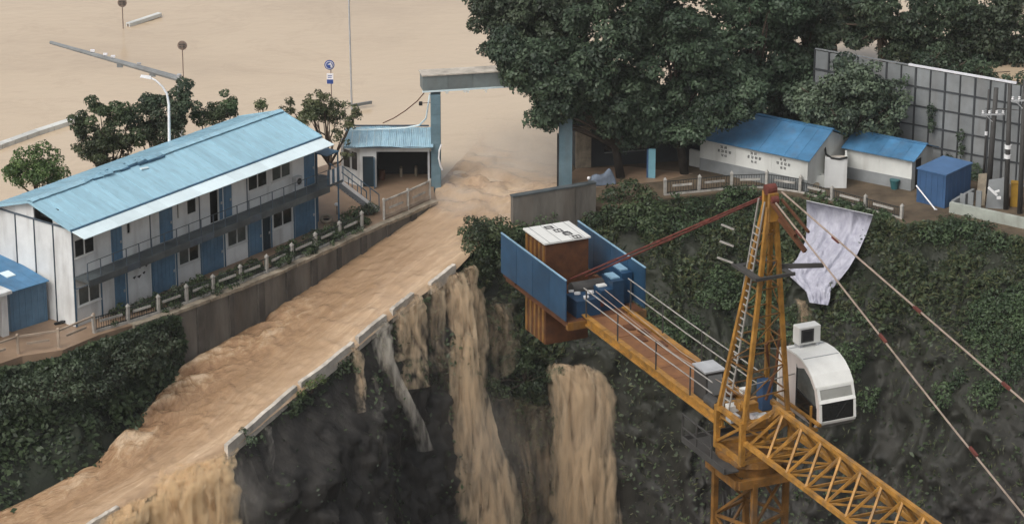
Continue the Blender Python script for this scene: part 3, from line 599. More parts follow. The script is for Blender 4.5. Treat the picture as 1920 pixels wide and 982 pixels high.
def dens_cliff(x, y):
    d = np.zeros_like(x); R_ = x > 1130
    d = np.where(R_, np.clip(1.2-(y-380)/260, .05, 1), d)
    d = np.where((x > 860) & (x <= 1130) & (y < 560), .9, d)
    d = np.where((x > 860) & (x <= 1130) & (y >= 560), .12, d)
    d = np.where((x > 930) & (x < 1060) & (y > 590) & (y < 760), 1., d)
    d = np.where((x <= 860) & (x > 540), np.where((y-(690-.77*(x-590)) < 60) & (x < 690), .75, .03), d)
    d = np.where((x > 690) & (x <= 960) & (y > 600) & (y < 730), .16, d); d = np.where((x > 770) & (x <= 960) & (y > 545) & (y <= 600), .2, d)
    d = np.where(x <= 540, .05, d)
    d = np.where((x > 420) & (x < 545) & (y-(690-.77*(x-590)) < 25), .6, d)
    d = np.where((x > 820) & (x < 960) & (y > 745), .02, d); d = np.where((x > 1040) & (x < 1150) & (y > 665), .02, d)
    return d
cover('undergrowth', CL, dens_cliff, 520000, .25, M['ground_leaf'])
cover('grass', CL, lambda x, y: dens_cliff(x, y)*(x > 860), 420000, .30, M['grassy'], aspect=.16)
cc_, rr_ = [], []
for k_ in range(900):
    x, y = (rng.uniform(1130, 1930), rng.uniform(375, 640)) if k_ < 640 else ((rng.uniform(860, 1240), rng.uniform(400, 620)) if k_ < 800 else (rng.uniform(1560, 1930), rng.uniform(560, 760)))
    if 1455 < x < 1650 and y < 590: continue
    if x < 1000 and y > 500: continue
    h_, n_ = hit(x, y)
    if h_ is None or vnoise((h_*.3)[None], 15)[0] < -.15: continue
    cc_.append(h_+n_*.15); rr_.append(rng.uniform(.3, .75) if rng.random() < .8 else rng.uniform(.8, 1.15))
pts, nr, cl = clump_points(cc_, rr_, 330, .8, .5)
for k_ in range(150):
    f = rng.uniform(0, 6.9); RRp = [(1247, 366), (1310, 360), (1371, 354), (1437, 352), (1500, 361), (1560, 376), (1622, 392), (1690, 410)]; i0 = int(f); x = RRp[i0][0]+(RRp[i0+1][0]-RRp[i0][0])*(f-i0); y = RRp[i0][1]+(RRp[i0+1][1]-RRp[i0][1])*(f-i0)
    if vnoise(np.array([[f*1.4, 0, 3]]), 15)[0] < -.12: continue
    cc_.append(P(x+rng.normal(0, 8), y+rng.uniform(-5, 8), .05+rng.uniform(0, .4))); rr_.append(rng.uniform(.18, .4))
pts, nr, cl = clump_points(cc_, rr_, 360, .9, .5)
tag(leaf_obj('shrubbery', pts, nr, .19, cl, M['leafmid'], up=.6, droop=.6), kind='stuff')
cover('undergrowth', BANK, lambda x, y: np.clip(1.15-(y-(690-.25*x))/170, .10, 1), 60000, .30, M['ground_leaf'])
# ================================================================== RETAINING WALL along the ramp
rw = thing('retaining_wall', 'long brown concrete retaining wall holding the house terrace above the torrent', 'wall', (0, 0, 0))
WL = WALL[5:]; wl_s = np.r_[0, np.cumsum(np.linalg.norm(np.diff(WL[:, :2], axis=0), axis=1))]
def wpt(s): return np.array([np.interp(s, wl_s, WL[:, i]) for i in range(3)])
npan = 11; ws = np.linspace(0, wl_s[-1], npan+1)
for i in range(npan):
    p, q = wpt(ws[i]), wpt(ws[i+1]); d = (q-p)[:2]; d /= np.linalg.norm(d); n = np.array([d[1], -d[0]])
    zb0, zb1 = zr(st(p)[0])-1.0, zr(st(q)[0])-1.0; j = rng.uniform(0, .05)
    b = MB(); P0, P1 = p[:2]+n*(.0+j)+d*.02, q[:2]+n*(.0+j)-d*.02; I0, I1 = p[:2]-n*.45, q[:2]-n*.45
    b.prism([P0, P1, I1, I0], [zb0, zb1, zb1, zb0], -.10)
    b.build('wall_panel', M['concrete'], rw)
    b = MB(); c = p[:2]+n*.02; hw = .17 if i % 2 else .26
    b.prism([c-d*hw+n*.14, c+d*hw+n*.14, c+d*hw-n*.2, c-d*hw-n*.2], zb0, -.101); b.build('pilaster', M['pilaster'], rw)
    m_ = 3
    for k_ in range(m_):
        a0 = p+(q-p)*(k_/m_); a1 = p+(q-p)*((k_+1)/m_)
        b = MB(); b.prism([a0[:2]+n*(.12+rng.uniform(-.02, .05))+d*.015, a1[:2]+n*(.12+rng.uniform(-.02, .05))-d*.015, a1[:2]-n*.32, a0[:2]-n*.32], -.098, .10+rng.uniform(-.03, .03))
        b.build('coping_stone', M['coping'], rw)
# right hand parapet wall beside the gate
pw = thing('parapet_wall', 'short grey brown concrete wall right of the flooded gateway', 'wall', P(962, 424, -.6))
b0 = on_ramp(962, 424); t0 = atY(962, 370, b0[1]); t1 = P(1118, 344, t0[2]); d = (t1-t0)[:2]; L_ = np.linalg.norm(d); d /= L_; n = np.array([d[1], -d[0]])
og = np.array(pw.location)
for i in range(4):
    p, q = t0[:2]+d*(L_*i/4+.01), t0[:2]+d*(L_*(i+1)/4-.01)
    b = MB(); b.prism([p-og[:2], q-og[:2], q-n*.35-og[:2], p-n*.35-og[:2]], b0[2]-1.2-og[2], t0[2]-og[2]); b.build('wall_panel', M['concrete'], pw)
b = MB(); b.prism([t0[:2]+n*.04-d*.03-og[:2], t1[:2]+n*.04-og[:2], t1[:2]-n*.4-og[:2], t0[:2]-n*.4-d*.03-og[:2]], t0[2]+.002-og[2], t0[2]+.08-og[2]); b.build('coping', M['fascia'], pw)
# ================================================================== RAILINGS
def concrete_railing(name, label, pts, group, hpost=1.1, bars=True, dash=True, beam=True, skip=()):
    o0 = np.array(pts[0]); t = thing(name, label, 'railing', o0, 0, group)
    pb = MB(); pb.box((-.085, -.085, -.25), (.085, .085, hpost-.12)); pb.add([(-.11, -.11, hpost-.12), (.11, -.11, hpost-.12), (.11, .11, hpost-.12), (-.11, .11, hpost-.12), (0, 0, hpost+.06)], [(0, 3, 2, 1), (0, 1, 4), (1, 2, 4), (2, 3, 4), (3, 0, 4)])
    src = None
    for i, p in enumerate(pts):
        ang = 0; j = min(i, len(pts)-2); dd_ = np.array(pts[j+1])-np.array(pts[j]); ang = math.atan2(dd_[1], dd_[0])
        lo = tuple(np.array(p)-o0); tilt = (rng.normal(0, .02), rng.normal(0, .02), ang)
        if src is None: src = pb.build('post', M['post'], t); src.location = lo; src.rotation_euler = tilt
        else: share(src, 'post', t, lo, tilt)
    for i in range(len(pts)-1):
        if i in skip: continue
        p, q = np.array(pts[i])-o0, np.array(pts[i+1])-o0; d = q-p; L = np.linalg.norm(d); u = d/L
        if beam: b = MB(); b.bar(p+u*.1+np.array([0, 0, .03]), q-u*.1+np.array([0, 0, .03]), .16, .16); b.build('base_beam', M['post'], t)
        if bars:
            b = MB(); nb_ = max(4, int(L/.16))
            for k_ in range(1, nb_): c = p+u*(L*k_/nb_); b.bar(c+np.array([0, 0, .1]), c+np.array([0, 0, hpost-.22]), .03)
            for z in (.16, hpost-.25): b.bar(p+u*.09+np.array([0, 0, z]), q-u*.09+np.array([0, 0, z]), .045)
            b.build('iron_bars', M['iron'], t)
        if dash:
            b = MB(); c0, c1 = (.2+rng.uniform(-.05, .05)), (.8+rng.uniform(-.05, .05)); z = hpost*.52
            b.bar(p+u*L*c0+np.array([0, 0, z])-np.array([0, .03, 0]), p+u*L*c1+np.array([0, 0, z])-np.array([0, .03, 0]), .08, .13); b.build('rail', M['post'], t)
    return t
concrete_railing('railing', 'white post railing with dark bars along the terrace edge above the retaining wall', [tuple(q) for q in RAIL[4:15]], 'railings round the pit')
# beige pipe railing at the lower left terrace corner
def pipe_railing(name, label, pts, m, group, h=1.05, infill=None, mid=True):
    o0 = np.array(pts[0]); t = thing(name, label, 'railing', o0, 0, group)
    for p in pts:
        b = MB(); c = np.array(p)-o0; b.box((c[0]-.07, c[1]-.07, c[2]-.2), (c[0]+.07, c[1]+.07, c[2]+h)); b.sphere((c[0], c[1], c[2]+h), .1); b.build('post', m, t)
    for p, q in zip(pts[:-1], pts[1:]):
        p, q = np.array(p)-o0, np.array(q)-o0
        b = MB(); b.bar(p+[0, 0, h-.1], q+[0, 0, h-.1], .08, .1); b.build('top_rail', m, t)
        if mid: b = MB(); d = q-p; b.bar(p+d*.22+[0, 0, h*.45], p+d*.78+[0, 0, h*.45], .07, .13); b.build('rail', m, t)
        if infill:
            L = np.linalg.norm(q-p); nb_ = int(L/.14); b = MB()
            for k_ in range(1, nb_): c = p+(q-p)*k_/nb_; b.bar(c+[0, 0, 0], c+[0, 0, h-.15], .05)
            b.bar(p+[0, 0, .1], q+[0, 0, .1], .12, .2); b.build('balusters', infill, t)
    return t
M['beige'] = mat('mud_washed_concrete', (.42, .33, .25), .85, .2, 1.2)
pipe_railing('railing', 'mud stained beige railing at the lower left terrace corner', [tuple(RAIL[0]), tuple((RAIL[0]+RAIL[1])/2), tuple(RAIL[1]), tuple((RAIL[1]+RAIL[2])/2), tuple(RAIL[2]), tuple(RAIL[3]), tuple(RAIL[4])], M['beige'], 'railings round the pit')
pipe_railing('railing', 'pale slatted railing at the gate end of the retaining wall', [tuple(RAIL[15]), tuple(RAIL[16]), tuple(RAIL[17])], M['post'], 'railings round the pit', 1.25, M['beige'])
# railings on the yard edge, right
RR = [P(x, y, .05) for x, y in [(1247, 366), (1310, 360), (1371, 354), (1437, 352), (1500, 361), (1560, 376), (1622, 392), (1690, 410)]]
concrete_railing('railing', 'white post railing along the yard edge in front of the blue roofed house', [tuple(q) for q in RR[:5]], 'railings round the pit', 1.15)
concrete_railing('railing', 'half overgrown pale railing behind the hanging white sheet', [tuple(q) for q in RR[4:]], 'railings round the pit', .95)
# ================================================================== LONG TWO STOREY HOUSE
F0 = P(144, 613, .06); F1 = P(594, 430, .06); av = (F1-F0)[:2]; HL = np.linalg.norm(av); ang = math.atan2(av[1], av[0])
hs_ = thing('site_house', 'long two storey white prefab house with pale blue metal roof above the ramp', 'house', F0, ang)
DB, WH, FL = 6.0, 5.85, 3.0      # depth, wall height, upper floor level
pitch = .92/3.0
def hb(name, a, b_, m): return MB().box(a, b_).build(name, M[m], hs_)
BW = HL/10
XP = [144, 190, 243, 290, 336, 380, 425, 468, 511, 553, 594]
def lx(px):   # photo column -> metres along the front
    return float(np.interp(px, XP, [BW*i for i in range(11)]))
def wall_piece(x0, x1, z0, z1, openings, m='white', y0=0., y1=.1):
    """panel with rectangular openings (x0,x1,z0,z1), built from strips, as one part"""
    b = MB(); xs = sorted({x0, x1, *[q[0] for q in openings], *[q[1] for q in openings]})
    for a0, a1 in zip(xs[:-1], xs[1:]):
        cuts = sorted([(q[2], q[3]) for q in openings if q[0] <= a0+1e-6 and q[1] >= a1-1e-6]); z = z0
        for c0, c1 in cuts:
            if c0 > z+1e-4: b.box((a0, y0, z), (a1, y1, c0))
            z = max(z, c1)
        if z < z1-1e-4: b.box((a0, y0, z), (a1, y1, z1))
    return b.build('wall_panel', M[m], hs_)
def window(par, x0, x1, z0, z1, panes=2, glass=('glass', 'glass'), y=0., sill=True):
    w_ = .06; b = MB(); b.box((x0, y-.02, z0), (x1, y+.06, z0+w_)); b.box((x0, y-.02, z1-w_), (x1, y+.06, z1))
    for i in range(panes+1):
        x = x0+(x1-x0-w_)*i/panes; b.box((x, y-.022, z0+w_), (x+w_, y+.058, z1-w_))
    f = b.build('window', M['frame'], par)
    for i in range(panes):
        a0 = x0+(x1-x0-w_)*i/panes+w_; a1 = x0+(x1-x0-w_)*(i+1)/panes
        b = MB(); b.box((a0, y+.03, z0+w_), (a1, y+.045, z1-w_)); b.build('pane', M[glass[i % len(glass)]], f)
    if sill: b = MB(); b.box((x0-.05, y-.07, z0-.06), (x1+.05, y+.0, z0-.002)); b.build('sill', M['frame'], f)
    return f
def door(par, x0, x1, z0, z1, m='door', y=.0, leafs=1, label=None):
    b = MB(); b.box((x0, y+.03, z0), (x1, y+.07, z1)); d = b.build('door', M[m], par)
    b = MB(); n = max(2, int((x1-x0)/.3))
    for i in range(n): xx = x0+(x1-x0)*(i+.5)/n; b.box((xx-.02, y+.012, z0+.05), (xx+.02, y+.03, z1-.05))
    b.build('rib', M[m], d)
    b = MB(); b.box((x1-.2, y-.02, z0+.95), (x1-.08, y+.01, z0+1.1)); b.build('handle', M['greymetal'], d)
    if label: tag(d, label)
    return d
LO = {0: [('w', 149, 188, 1.15, 2.35, ('glassgrey', 'glassgrey'))], 1: [('d', 217, 241, 0, 2.25, 'door')], 2: [], 3: [('d', 291, 334, 0, 2.3, 'door')], 4: [('w', 340, 377, 1.15, 2.3, ('glassgrey', 'glass'))],
      5: [('d', 382, 423, 0, 2.3, 'door')], 6: [('w', 430, 465, 1.1, 2.2, ('glassgrey', 'glassgrey'))], 7: [('d', 470, 494, 0, 2.35, 'door'), ('d', 495, 510, 0, 2.3, 'doordark')], 8: [('w', 514, 550, 1.1, 2.25, ('glass', 'glass'))], 9: [('d', 555, 592, 0, 2.3, 'door')]}
UP_ = {0: [('w', 146, 182, 1.05, 2.15, ('glass', 'glass'))], 1: [('d', 214, 238, 0, 2.6, 'door')], 2: [('s', 246, 254, 1.3, 2.1, ('glass',))], 3: [('d', 307, 332, 0, 2.6, 'door')], 4: [('s', 339, 344, 1.05, 2.2, ('glass',)), ('s', 357, 375, 1.05, 2.25, ('glass',))],
       5: [('o', 400, 416, 0, 2.55, 'dark'), ('d', 417, 424.5, 0, 2.55, 'door')], 6: [('d', 425.5, 441, 0, 2.55, 'door')], 7: [('w', 470, 506, 1.05, 2.3, ('glass', 'glass'))], 8: [('w', 514, 549, 1.1, 2.35, ('glassgrey', 'glassgrey'))], 9: [('d', 573, 593, 0, 2.65, 'door')]}
for lev, TAB in ((0., LO), (FL, UP_)):
    top = FL-.02 if lev == 0 else WH
    for i in range(10):
        ops = []
        for o in TAB[i]: ops.append((lx(o[1]), lx(o[2]), lev+o[3], lev+o[4]))
        wall_piece(BW*i+.002, BW*(i+1)-.002, lev, top, ops)
        for o, q in zip(TAB[i], ops):
            if o[0] == 'w': window(hs_, *q, 2, o[5])
            elif o[0] == 's': window(hs_, *q, 1, o[5], sill=False)
            elif o[0] == 'd': door(hs_, *q, o[5])
hb('inner_wall', (.1, .9, 0), (HL-.1, .96, WH), 'dark')
src = None
for i in range(11):
    x = BW*i; b = MB(); b.box((x-.05, -.03, 0), (x+.05, -.002, FL)); b.build('column', M['steelblue'], hs_)
    if i in (0, 3, 5, 7, 10): b = MB(); b.box((x-.035, -.025, FL+.01), (x+.035, -.003, WH)); b.build('column', M['steel'], hs_)
# walkway: deck slab, fascia, railing
WO = 1.1
hb('walkway', (-.0, -WO, FL-.14), (HL, -.031, FL-.001), 'fascia')
for i in range(20):
    x0, x1 = HL*i/20, HL*(i+1)/20
    b = MB(); b.box((x0+.01, -WO-.05, FL-.36), (x1-.01, -WO-.002, FL+.04)); b.build('fascia_panel', M['steel' if i in (3, 8, 9, 13) else 'fascia'], hs_)
    if i % 2 == 0: b = MB(); b.bar((x0+.03, -.02, FL-.75), (x0+.03, -WO+.05, FL-.2), .06); b.build('bracket', M['steel'], hs_)
for i in range(21):
    x = HL*i/20; b = MB(); b.bar((x, -WO+.02, FL), (x, -WO+.02, FL+1.05), .045); b.build('rail_post', M['steel'], hs_)
for z in (.5, 1.05):
    b = MB(); b.tube([(0, -WO+.02, FL+z), (HL, -WO+.02, FL+z)], .022, 6); b.build('handrail', M['fascia'], hs_)
ac = hb('air_conditioner', (lx(551), -.34, FL+.42), (lx(562), -.02, FL+.95), 'greymetal')
b = MB(); b.tube([((lx(551)+lx(562))/2, -.345, FL+.68), ((lx(551)+lx(562))/2, -.36, FL+.68)], .2, 14); b.build('fan_grille', M['dark'], ac)
b = MB()
for x, z, s in ((257, 1.55, .16), (266, 1.5, .2), (275, 1.62, .13), (268, 2.05, .18), (280, 2.0, .12)):
    X = lx(x); b.add([(X-s, -.012, z+s*.4), (X, -.012, z-.08), (X+s, -.012, z+s*.5), (X+.03, -.012, z+.1)], [(0, 1, 3), (1, 2, 3)])
b.build('painted_bird', M['ink'], hs_)
# gable ends
for xg, sgn in ((0., -1), (HL, 1)):
    for i in range(4):
        y0, y1 = 1.5*i+(.1 if i == 0 else .004), 1.5*(i+1)-.004
        def rz(y): return WH+(pitch*y if y < 3 else pitch*(6-y))
        xa, xb = (xg, xg+.1) if sgn < 0 else (xg-.1, xg)
        b = MB(); b.box((xa, y0, 0), (xb, y1, WH-.03)); b.build('wall_panel', M['white'], hs_)
        if not (sgn < 0 and i == 1):
            b = MB(); b.hexa([(xa, y0, WH), (xb, y0, WH), (xb, y1, WH), (xa, y1, WH), (xa, y0, rz(y0)), (xb, y0, rz(y0)), (xb, y1, rz(y1)), (xa, y1, rz(y1))]); b.build('gable_panel', M['white'], hs_)
        else:
            b = MB(); b.box((xa+.5, y0, WH), (xa+.52, y1, WH+.7)); b.build('loft_gap', M['dark'], hs_)
    for i in range(5):
        y = 1.5*i; b = MB(); x_ = xg+.03*sgn
        b.bar((x_, y, 0), (x_, y, WH-.06), .05, .07); b.build('column', M['steel'], hs_)
    b = MB(); b.bar((xg+.04*sgn, 0, WH-.015), (xg+.04*sgn, DB, WH-.015), .06, .09); b.build('chord', M['steel'], hs_)
hb('wall_panel', (0.1, DB-.1, 0), (HL-.1, DB, WH), 'white')
# roof: separate sheets on both slopes, warped a little, damaged ridge capping, pale awning strips
ov = .32; EY = -.22; RZ = WH+.16
def roof_z(y): return RZ+(pitch*y if y < 3 else pitch*(6-y))
nsh = 22
for i in range(nsh):
    x0 = -ov+(HL+2*ov)*i/nsh; x1 = -ov+(HL+2*ov)*(i+1)/nsh
    for sl_, (ya, yb) in enumerate(((EY, 2.98), (3.02, 6.62))):
        lift = rng.uniform(0, .008); b = MB(); n_ = 5
        ys = [ya+(yb-ya)*k_/n_ for k_ in range(n_+1)]; V = []
        for y in ys:
            z = roof_z(y)+lift
            V += [(x0+.004, y, z-.03), (x0+.004, y, z+.016), (x0+.04, y, z+.016), (x0+.06, y, z), (x1-.004, y, z), (x1-.004, y, z-.03)]
        F_ = []
        for k_ in range(n_):
            for j in range(6): F_.append((6*k_+j, 6*k_+(j+1) % 6, 6*k_+6+(j+1) % 6, 6*k_+6+j))
        F_ += [tuple(range(6)), tuple(6*n_+j for j in range(6))[::-1]]
        b.add(V, F_); b.build('roof_sheet', M['roofblue' if sl_ == 0 else 'roofback'], hs_)
    b = MB(); b.hexa([(x0+.004, -1.28, WH-.26), (x1-.004, -1.28, WH-.26), (x1-.004, -.16, WH+.0), (x0+.004, -.16, WH+.0), (x0+.004, -1.28, WH-.22), (x1-.004, -1.28, WH-.22), (x1-.004, -.16, WH+.04), (x0+.004, -.16, WH+.04)])
    b.build('awning_sheet', M['awning'], hs_)
for i in range(30):
    x0 = -ov+(HL+2*ov)*i/30; x1 = -ov+(HL+2*ov)*(i+1)/30; c = (x0+x1)/2/HL
    dmg = 1.0 if .18 < c < .50 else .12
    up1, up2 = rng.uniform(0, .16)*dmg, rng.uniform(0, .16)*dmg; sh1, sh2 = rng.normal(0, .10)*dmg, rng.normal(0, .10)*dmg
    b = MB(); V = []
    for x, u_, s_ in ((x0+.004, up1, sh1), (x1-.004, up2, sh2)):
        zc = roof_z(3)+.06
        V += [(x, 2.74+s_, zc-.03+u_*.6), (x, 3.0+s_, zc+.05+u_), (x, 3.24+s_, zc-.02), (x, 3.24+s_, zc-.04), (x, 3.0+s_, zc+.03+u_), (x, 2.74+s_, zc-.05+u_*.6)]
    b.add(V, [(j, (j+1) % 6, 6+(j+1) % 6, 6+j) for j in range(6)]+[tuple(range(6)), tuple(6+j for j in range(6))[::-1]])
    b.build('ridge_cap', M['roofback' if dmg == 1 else 'roofblue'], hs_)
    if dmg == 1 and rng.random() < .75:
        b = MB(); b.box((x0, 2.66+sh1, roof_z(2.7)+.02), (x1, 2.80+sh1, roof_z(2.7)+.10+up1*.5)); b.build('flashing', M['steelblue'], hs_)
b = MB(); b.hexa([(7.9, 2.2, roof_z(2.2)+.05), (8.5, 2.15, roof_z(2.15)+.05), (8.5, 2.3, roof_z(2.3)+.05), (7.9, 2.35, roof_z(2.35)+.05), (7.9, 2.2, roof_z(2.2)+.12), (8.5, 2.15, roof_z(2.15)+.07), (8.5, 2.3, roof_z(2.3)+.07), (7.9, 2.35, roof_z(2.35)+.12)]); b.build('loose_flashing', M['awning'], hs_)
for x in (-ov-.03, HL+ov+.03):
    for y0, y1 in ((EY-.02, 2.98), (3.02, 6.6)):
        b = MB(); b.bar((x, y0, roof_z(y0)-.02), (x, y1, roof_z(y1)-.02), .05, .14); b.build('verge_trim', M['roofblue'], hs_)
hb('gutter', (-ov, EY-.10, roof_z(EY)-.16), (HL+ov, EY-.005, roof_z(EY)-.0), 'steelblue')
# outside stair at the far end
def stair():
    x0 = HL+.25; hb('stair_landing', (HL+.02, -.9, FL-.16), (HL+1.5, .9, FL-.02), 'fascia')
    n_ = 14
    for i in range(n_):
        z = FL-.2-(i+1)*(FL-.3)/n_; y = -.9+i*.0; xx = HL+1.5+i*.24
        b = MB(); b.box((xx, -.85, z), (xx+.27, .1, z+.05)); b.build('stair_tread', M['greymetal'], hs_)
    for y in (-.9, .12):
        b = MB(); b.bar((HL+1.45, y, FL-.2), (HL+1.5+n_*.24, y, .05), .06, .2); b.build('stringer', M['whitepaint'], hs_)
        b = MB(); b.bar((HL+1.45, y, FL+.85), (HL+1.5+n_*.24, y, 1.1), .05); b.build('handrail', M['steelblue'], hs_)
        for k_ in range(5):
            f = k_/4; xx = HL+1.5+f*n_*.24; zz = FL-.2-f*(FL-.25); b = MB(); b.bar((xx, y, zz), (xx, y, zz+1.05), .04); b.build('rail_post', M['steelblue'], hs_)
    for x, y in ((HL+1.1, -.85), (HL+1.1, .85), (HL+.1, .85)):
        b = MB(); b.bar((x, y, 0), (x, y, WH-1.0), .07); b.build('column', M['steelblue'], hs_)
    hb('stair_canopy', (HL+.01, -.9, WH-1.0), (HL+1.2, 1.0, WH-.94), 'steelblue')
    for k_ in range(6):
        b = MB(); b.box((HL+.1+k_*.22, -.9, FL), (HL+.26+k_*.22, -.86, FL+.9)); b.build('screen_slat', M['whitepaint' if k_ % 2 else 'steelblue'], hs_)
stair()
# ================================================================== BLUE SHED at the left edge
sp = P(91, 600, .06); sq = P(22, 622, .06); sd_ = (sp-sq)[:2]; SLn = np.linalg.norm(sd_); sang = math.atan2(sd_[1], sd_[0])
sh = thing('shed', 'small blue metal shed with bright blue roof against the house gable', 'shed', sq, sang)
b = MB(); b.box((0, 0, 0), (SLn-.03, .1, 2.45)); b.build('wall', M['door'], sh)
b = MB(); b.box((0, .1, 0), (.1, 4, 2.45)); b.build('wall', M['door'], sh)
for i in range(6):
    b = MB(); x = SLn*(i+.5)/6; b.box((x-.03, -.02, .05), (x+.03, -.002, 2.4)); b.build('rib', M['door'], sh)
for i in range(4):
    x0, x1 = -.35+(SLn+.3)*i/4, -.35+(SLn+.3)*(i+1)/4
    b = MB(); b.hexa([(x0+.005, -.35, 2.46), (x1-.005, -.35, 2.46), (x1-.005, 4.2, 3.0), (x0+.005, 4.2, 3.0), (x0+.005, -.35, 2.51), (x1-.005, -.35, 2.51), (x1-.005, 4.2, 3.05), (x0+.005, 4.2, 3.05)]); b.build('roof_sheet', M['roofstrong'], sh)
b = MB(); b.hexa([(.75, 1.2, 2.70), (1.35, 1.2, 2.70), (1.35, 1.9, 2.785), (.75, 1.9, 2.785), (.75, 1.2, 2.75), (1.35, 1.2, 2.75), (1.35, 1.9, 2.835), (.75, 1.9, 2.835)]); b.build('skylight', M['awning'], sh)
pl = thing('gatehouse_hut', 'white rendered hut with dark doorway cut by the left picture edge', 'hut', P(18, 628, .06), sang)
b = MB(); b.box((-.45, 0, 0), (-.02, .5, 2.6)); b.box((-3.4, .02, 0), (-1.15, .5, 2.6)); b.box((-1.15, .02, 2.1), (-.45, .48, 2.6)); b.build('wall', M['white'], pl)
b = MB(); b.box((-1.15, .3, 0), (-.45, .36, 2.1)); b.build('door', M['dark'], pl)
b = MB(); b.box((-3.6, -.45, 2.61), (.02, 2.2, 2.78)); b.build('roof', M['white'], pl)
b = MB(); b.sphere((-.55, .7, 2.98), .28); b.build('vent', M['steel'], pl)
db = thing('debris', 'dark scrap wood lying on the mud beside the house corner', 'debris', P(118, 606, .07), .5)
b = MB(); b.bar((-.5, 0, .06), (.6, .1, .12), .18, .1); b.bar((0, -.1, .1), (.55, .35, .3), .12, .06); b.build('plank', M['dark'], db)
# ================================================================== GUARD HOUSE
gA = P(677, 351, .06); gB = P(806, 351, .06); gL = P(640, 338, .06)
gd = (gB-gA)[:2]; GW = np.linalg.norm(gd); ga = math.atan2(gd[1], gd[0])
gh = thing('guard_house', 'small white guard house with rippled pale blue roof and open bay beside the gate', 'building', gA, ga)
c_, s_ = math.cos(-ga), math.sin(-ga); ll = (gL-gA)[:2]; ll = np.array([c_*ll[0]-s_*ll[1], s_*ll[0]+c_*ll[1]])
GH = 2.75; doorx = (.12, .82); bayx = 1.0
def gbox(name, a, b_, m): return MB().box(a, b_).build(name, M[m], gh)
b = MB(); b.box((0, 0, 0), (doorx[0], .12, GH)); b.box((doorx[0], 0, 2.05), (doorx[1], .12, GH)); b.box((doorx[1], 0, 0), (bayx, .12, GH)); b.build('front_wall', M['white'], gh)
gbox('door', (doorx[0], .09, 0), (doorx[1], .11, 2.05), 'doordark')
b = MB(); b.box((doorx[1]+.02, -.4, 0), (doorx[1]+.07, -.005, 2.0)); o_ = b.build('door', M['steelblue'], gh); tag(o_, 'grey blue door leaf swung open')
gbox('lintel', (bayx, 0, 2.36), (GW, .14, GH), 'white')
gbox('column', (GW-.12, .02, 0), (GW-.001, .13, 2.36), 'greymetal')
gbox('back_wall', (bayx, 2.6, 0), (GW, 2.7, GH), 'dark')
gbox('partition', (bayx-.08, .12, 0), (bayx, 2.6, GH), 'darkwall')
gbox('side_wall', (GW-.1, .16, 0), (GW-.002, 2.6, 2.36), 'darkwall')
# slanting left wall with two windows
ld = ll/np.linalg.norm(ll); LLn = np.linalg.norm(ll)
sw = bpy.data.objects.new('window_wall', None)
def lw(name, x0, x1, z0, z1, m, off=0., th=.1, par=None):
    n_ = np.array([ld[1], -ld[0]]); n_ = n_ if n_[1] < 0 or n_[0] < 0 else -n_
    a0, a1 = ld*x0+n_*off, ld*x1+n_*off; i0, i1 = a0-n_*th, a1-n_*th
    b = MB(); b.hexa([(*a0, z0), (*a1, z0), (*i1, z0), (*i0, z0), (*a0, z1), (*a1, z1), (*i1, z1), (*i0, z1)]); return b.build(name, M[m], par or gh)
bpy.data.objects.remove(sw)
lw('left_wall', .01, LLn, 0, .95, 'white'); lw('left_wall', .01, LLn, 2.2, GH-.002, 'white'); lw('left_wall', .01, .28, .952, 2.198, 'white'); lw('left_wall', LLn-.2, LLn, .952, 2.198, 'white')
for x0, x1 in ((.28, LLn*.5-.02), (LLn*.5+.02, LLn-.2)):
    f = lw('window', x0, x1, .955, 1.01, 'frame', .02, .06)
    lw('pane', x0+.04, x1-.04, 1.012, 2.19, 'glass', -.03, .02, f); lw('frame', x0, x0+.05, 1.012, 2.19, 'frame', .015, .05, f); lw('frame', x1-.05, x1, 1.012, 2.19, 'frame', .015, .05, f)
b = MB(); b.prism([(ll[0], ll[1]), (ll[0]+.1, ll[1]), (ll[0]+.6, 2.7), (ll[0]+.5, 2.7)], 0, GH-.003); b.build('left_wall', M['whitew'], gh)
# rippled roof in sheets
x0r, x1r = -1.05, GW+.25; nR = 12
for i in range(nR):
    xa, xb = x0r+(x1r-x0r)*i/nR, x0r+(x1r-x0r)*(i+1)/nR; b = MB(); V = []; m_ = 9
    for y, z in ((-.45, GH+.06), (1.2, GH+.2), (2.9, GH+.32)):
        for k_ in range(m_):
            x = xa+.005+(xb-xa-.01)*k_/(m_-1); V.append((x, y+rng.normal(0, .01), z+.035*(1 if k_ % 2 else 0)+.05*math.sin(x*1.3)+.02*vnoise(np.array([[x, y, 0]]), 4)[0]))
    F_ = [(r_*m_+k_, r_*m_+k_+1, (r_+1)*m_+k_+1, (r_+1)*m_+k_) for r_ in range(2) for k_ in range(m_-1)]
    b.add(V, F_); o_ = b.build('roof_sheet', M['roofguard'], gh); md = o_.modifiers.new('thick', 'SOLIDIFY'); md.thickness = .03
gbox('fascia', (x0r, -.40, GH-.02), (x1r-.1, -.34, GH+.06), 'steel')
gbox('back_ridge', (x0r+.3, 2.85, GH+.36), (x1r-.35, 2.98, GH+.44), 'steel')
bo = []
for i, (px, py) in enumerate([(752, 331), (780, 330)]):
    t = thing('bollard', ['pale short bollard in the dark bay of the guard house, the one nearer its door', 'pale short bollard in the dark bay of the guard house, the one nearer the gate'][i], 'bollard', P(px, py, .06), 0, 'bollards in the guard house bay')
    b = MB(); b.tube([(0, 0, -.1), (0, 0, .55)], .09, 10); b.build('shaft', M['coping'], t); b = MB(); b.sphere((0, 0, .62), .1); b.build('cap', M['barkpale'], t)
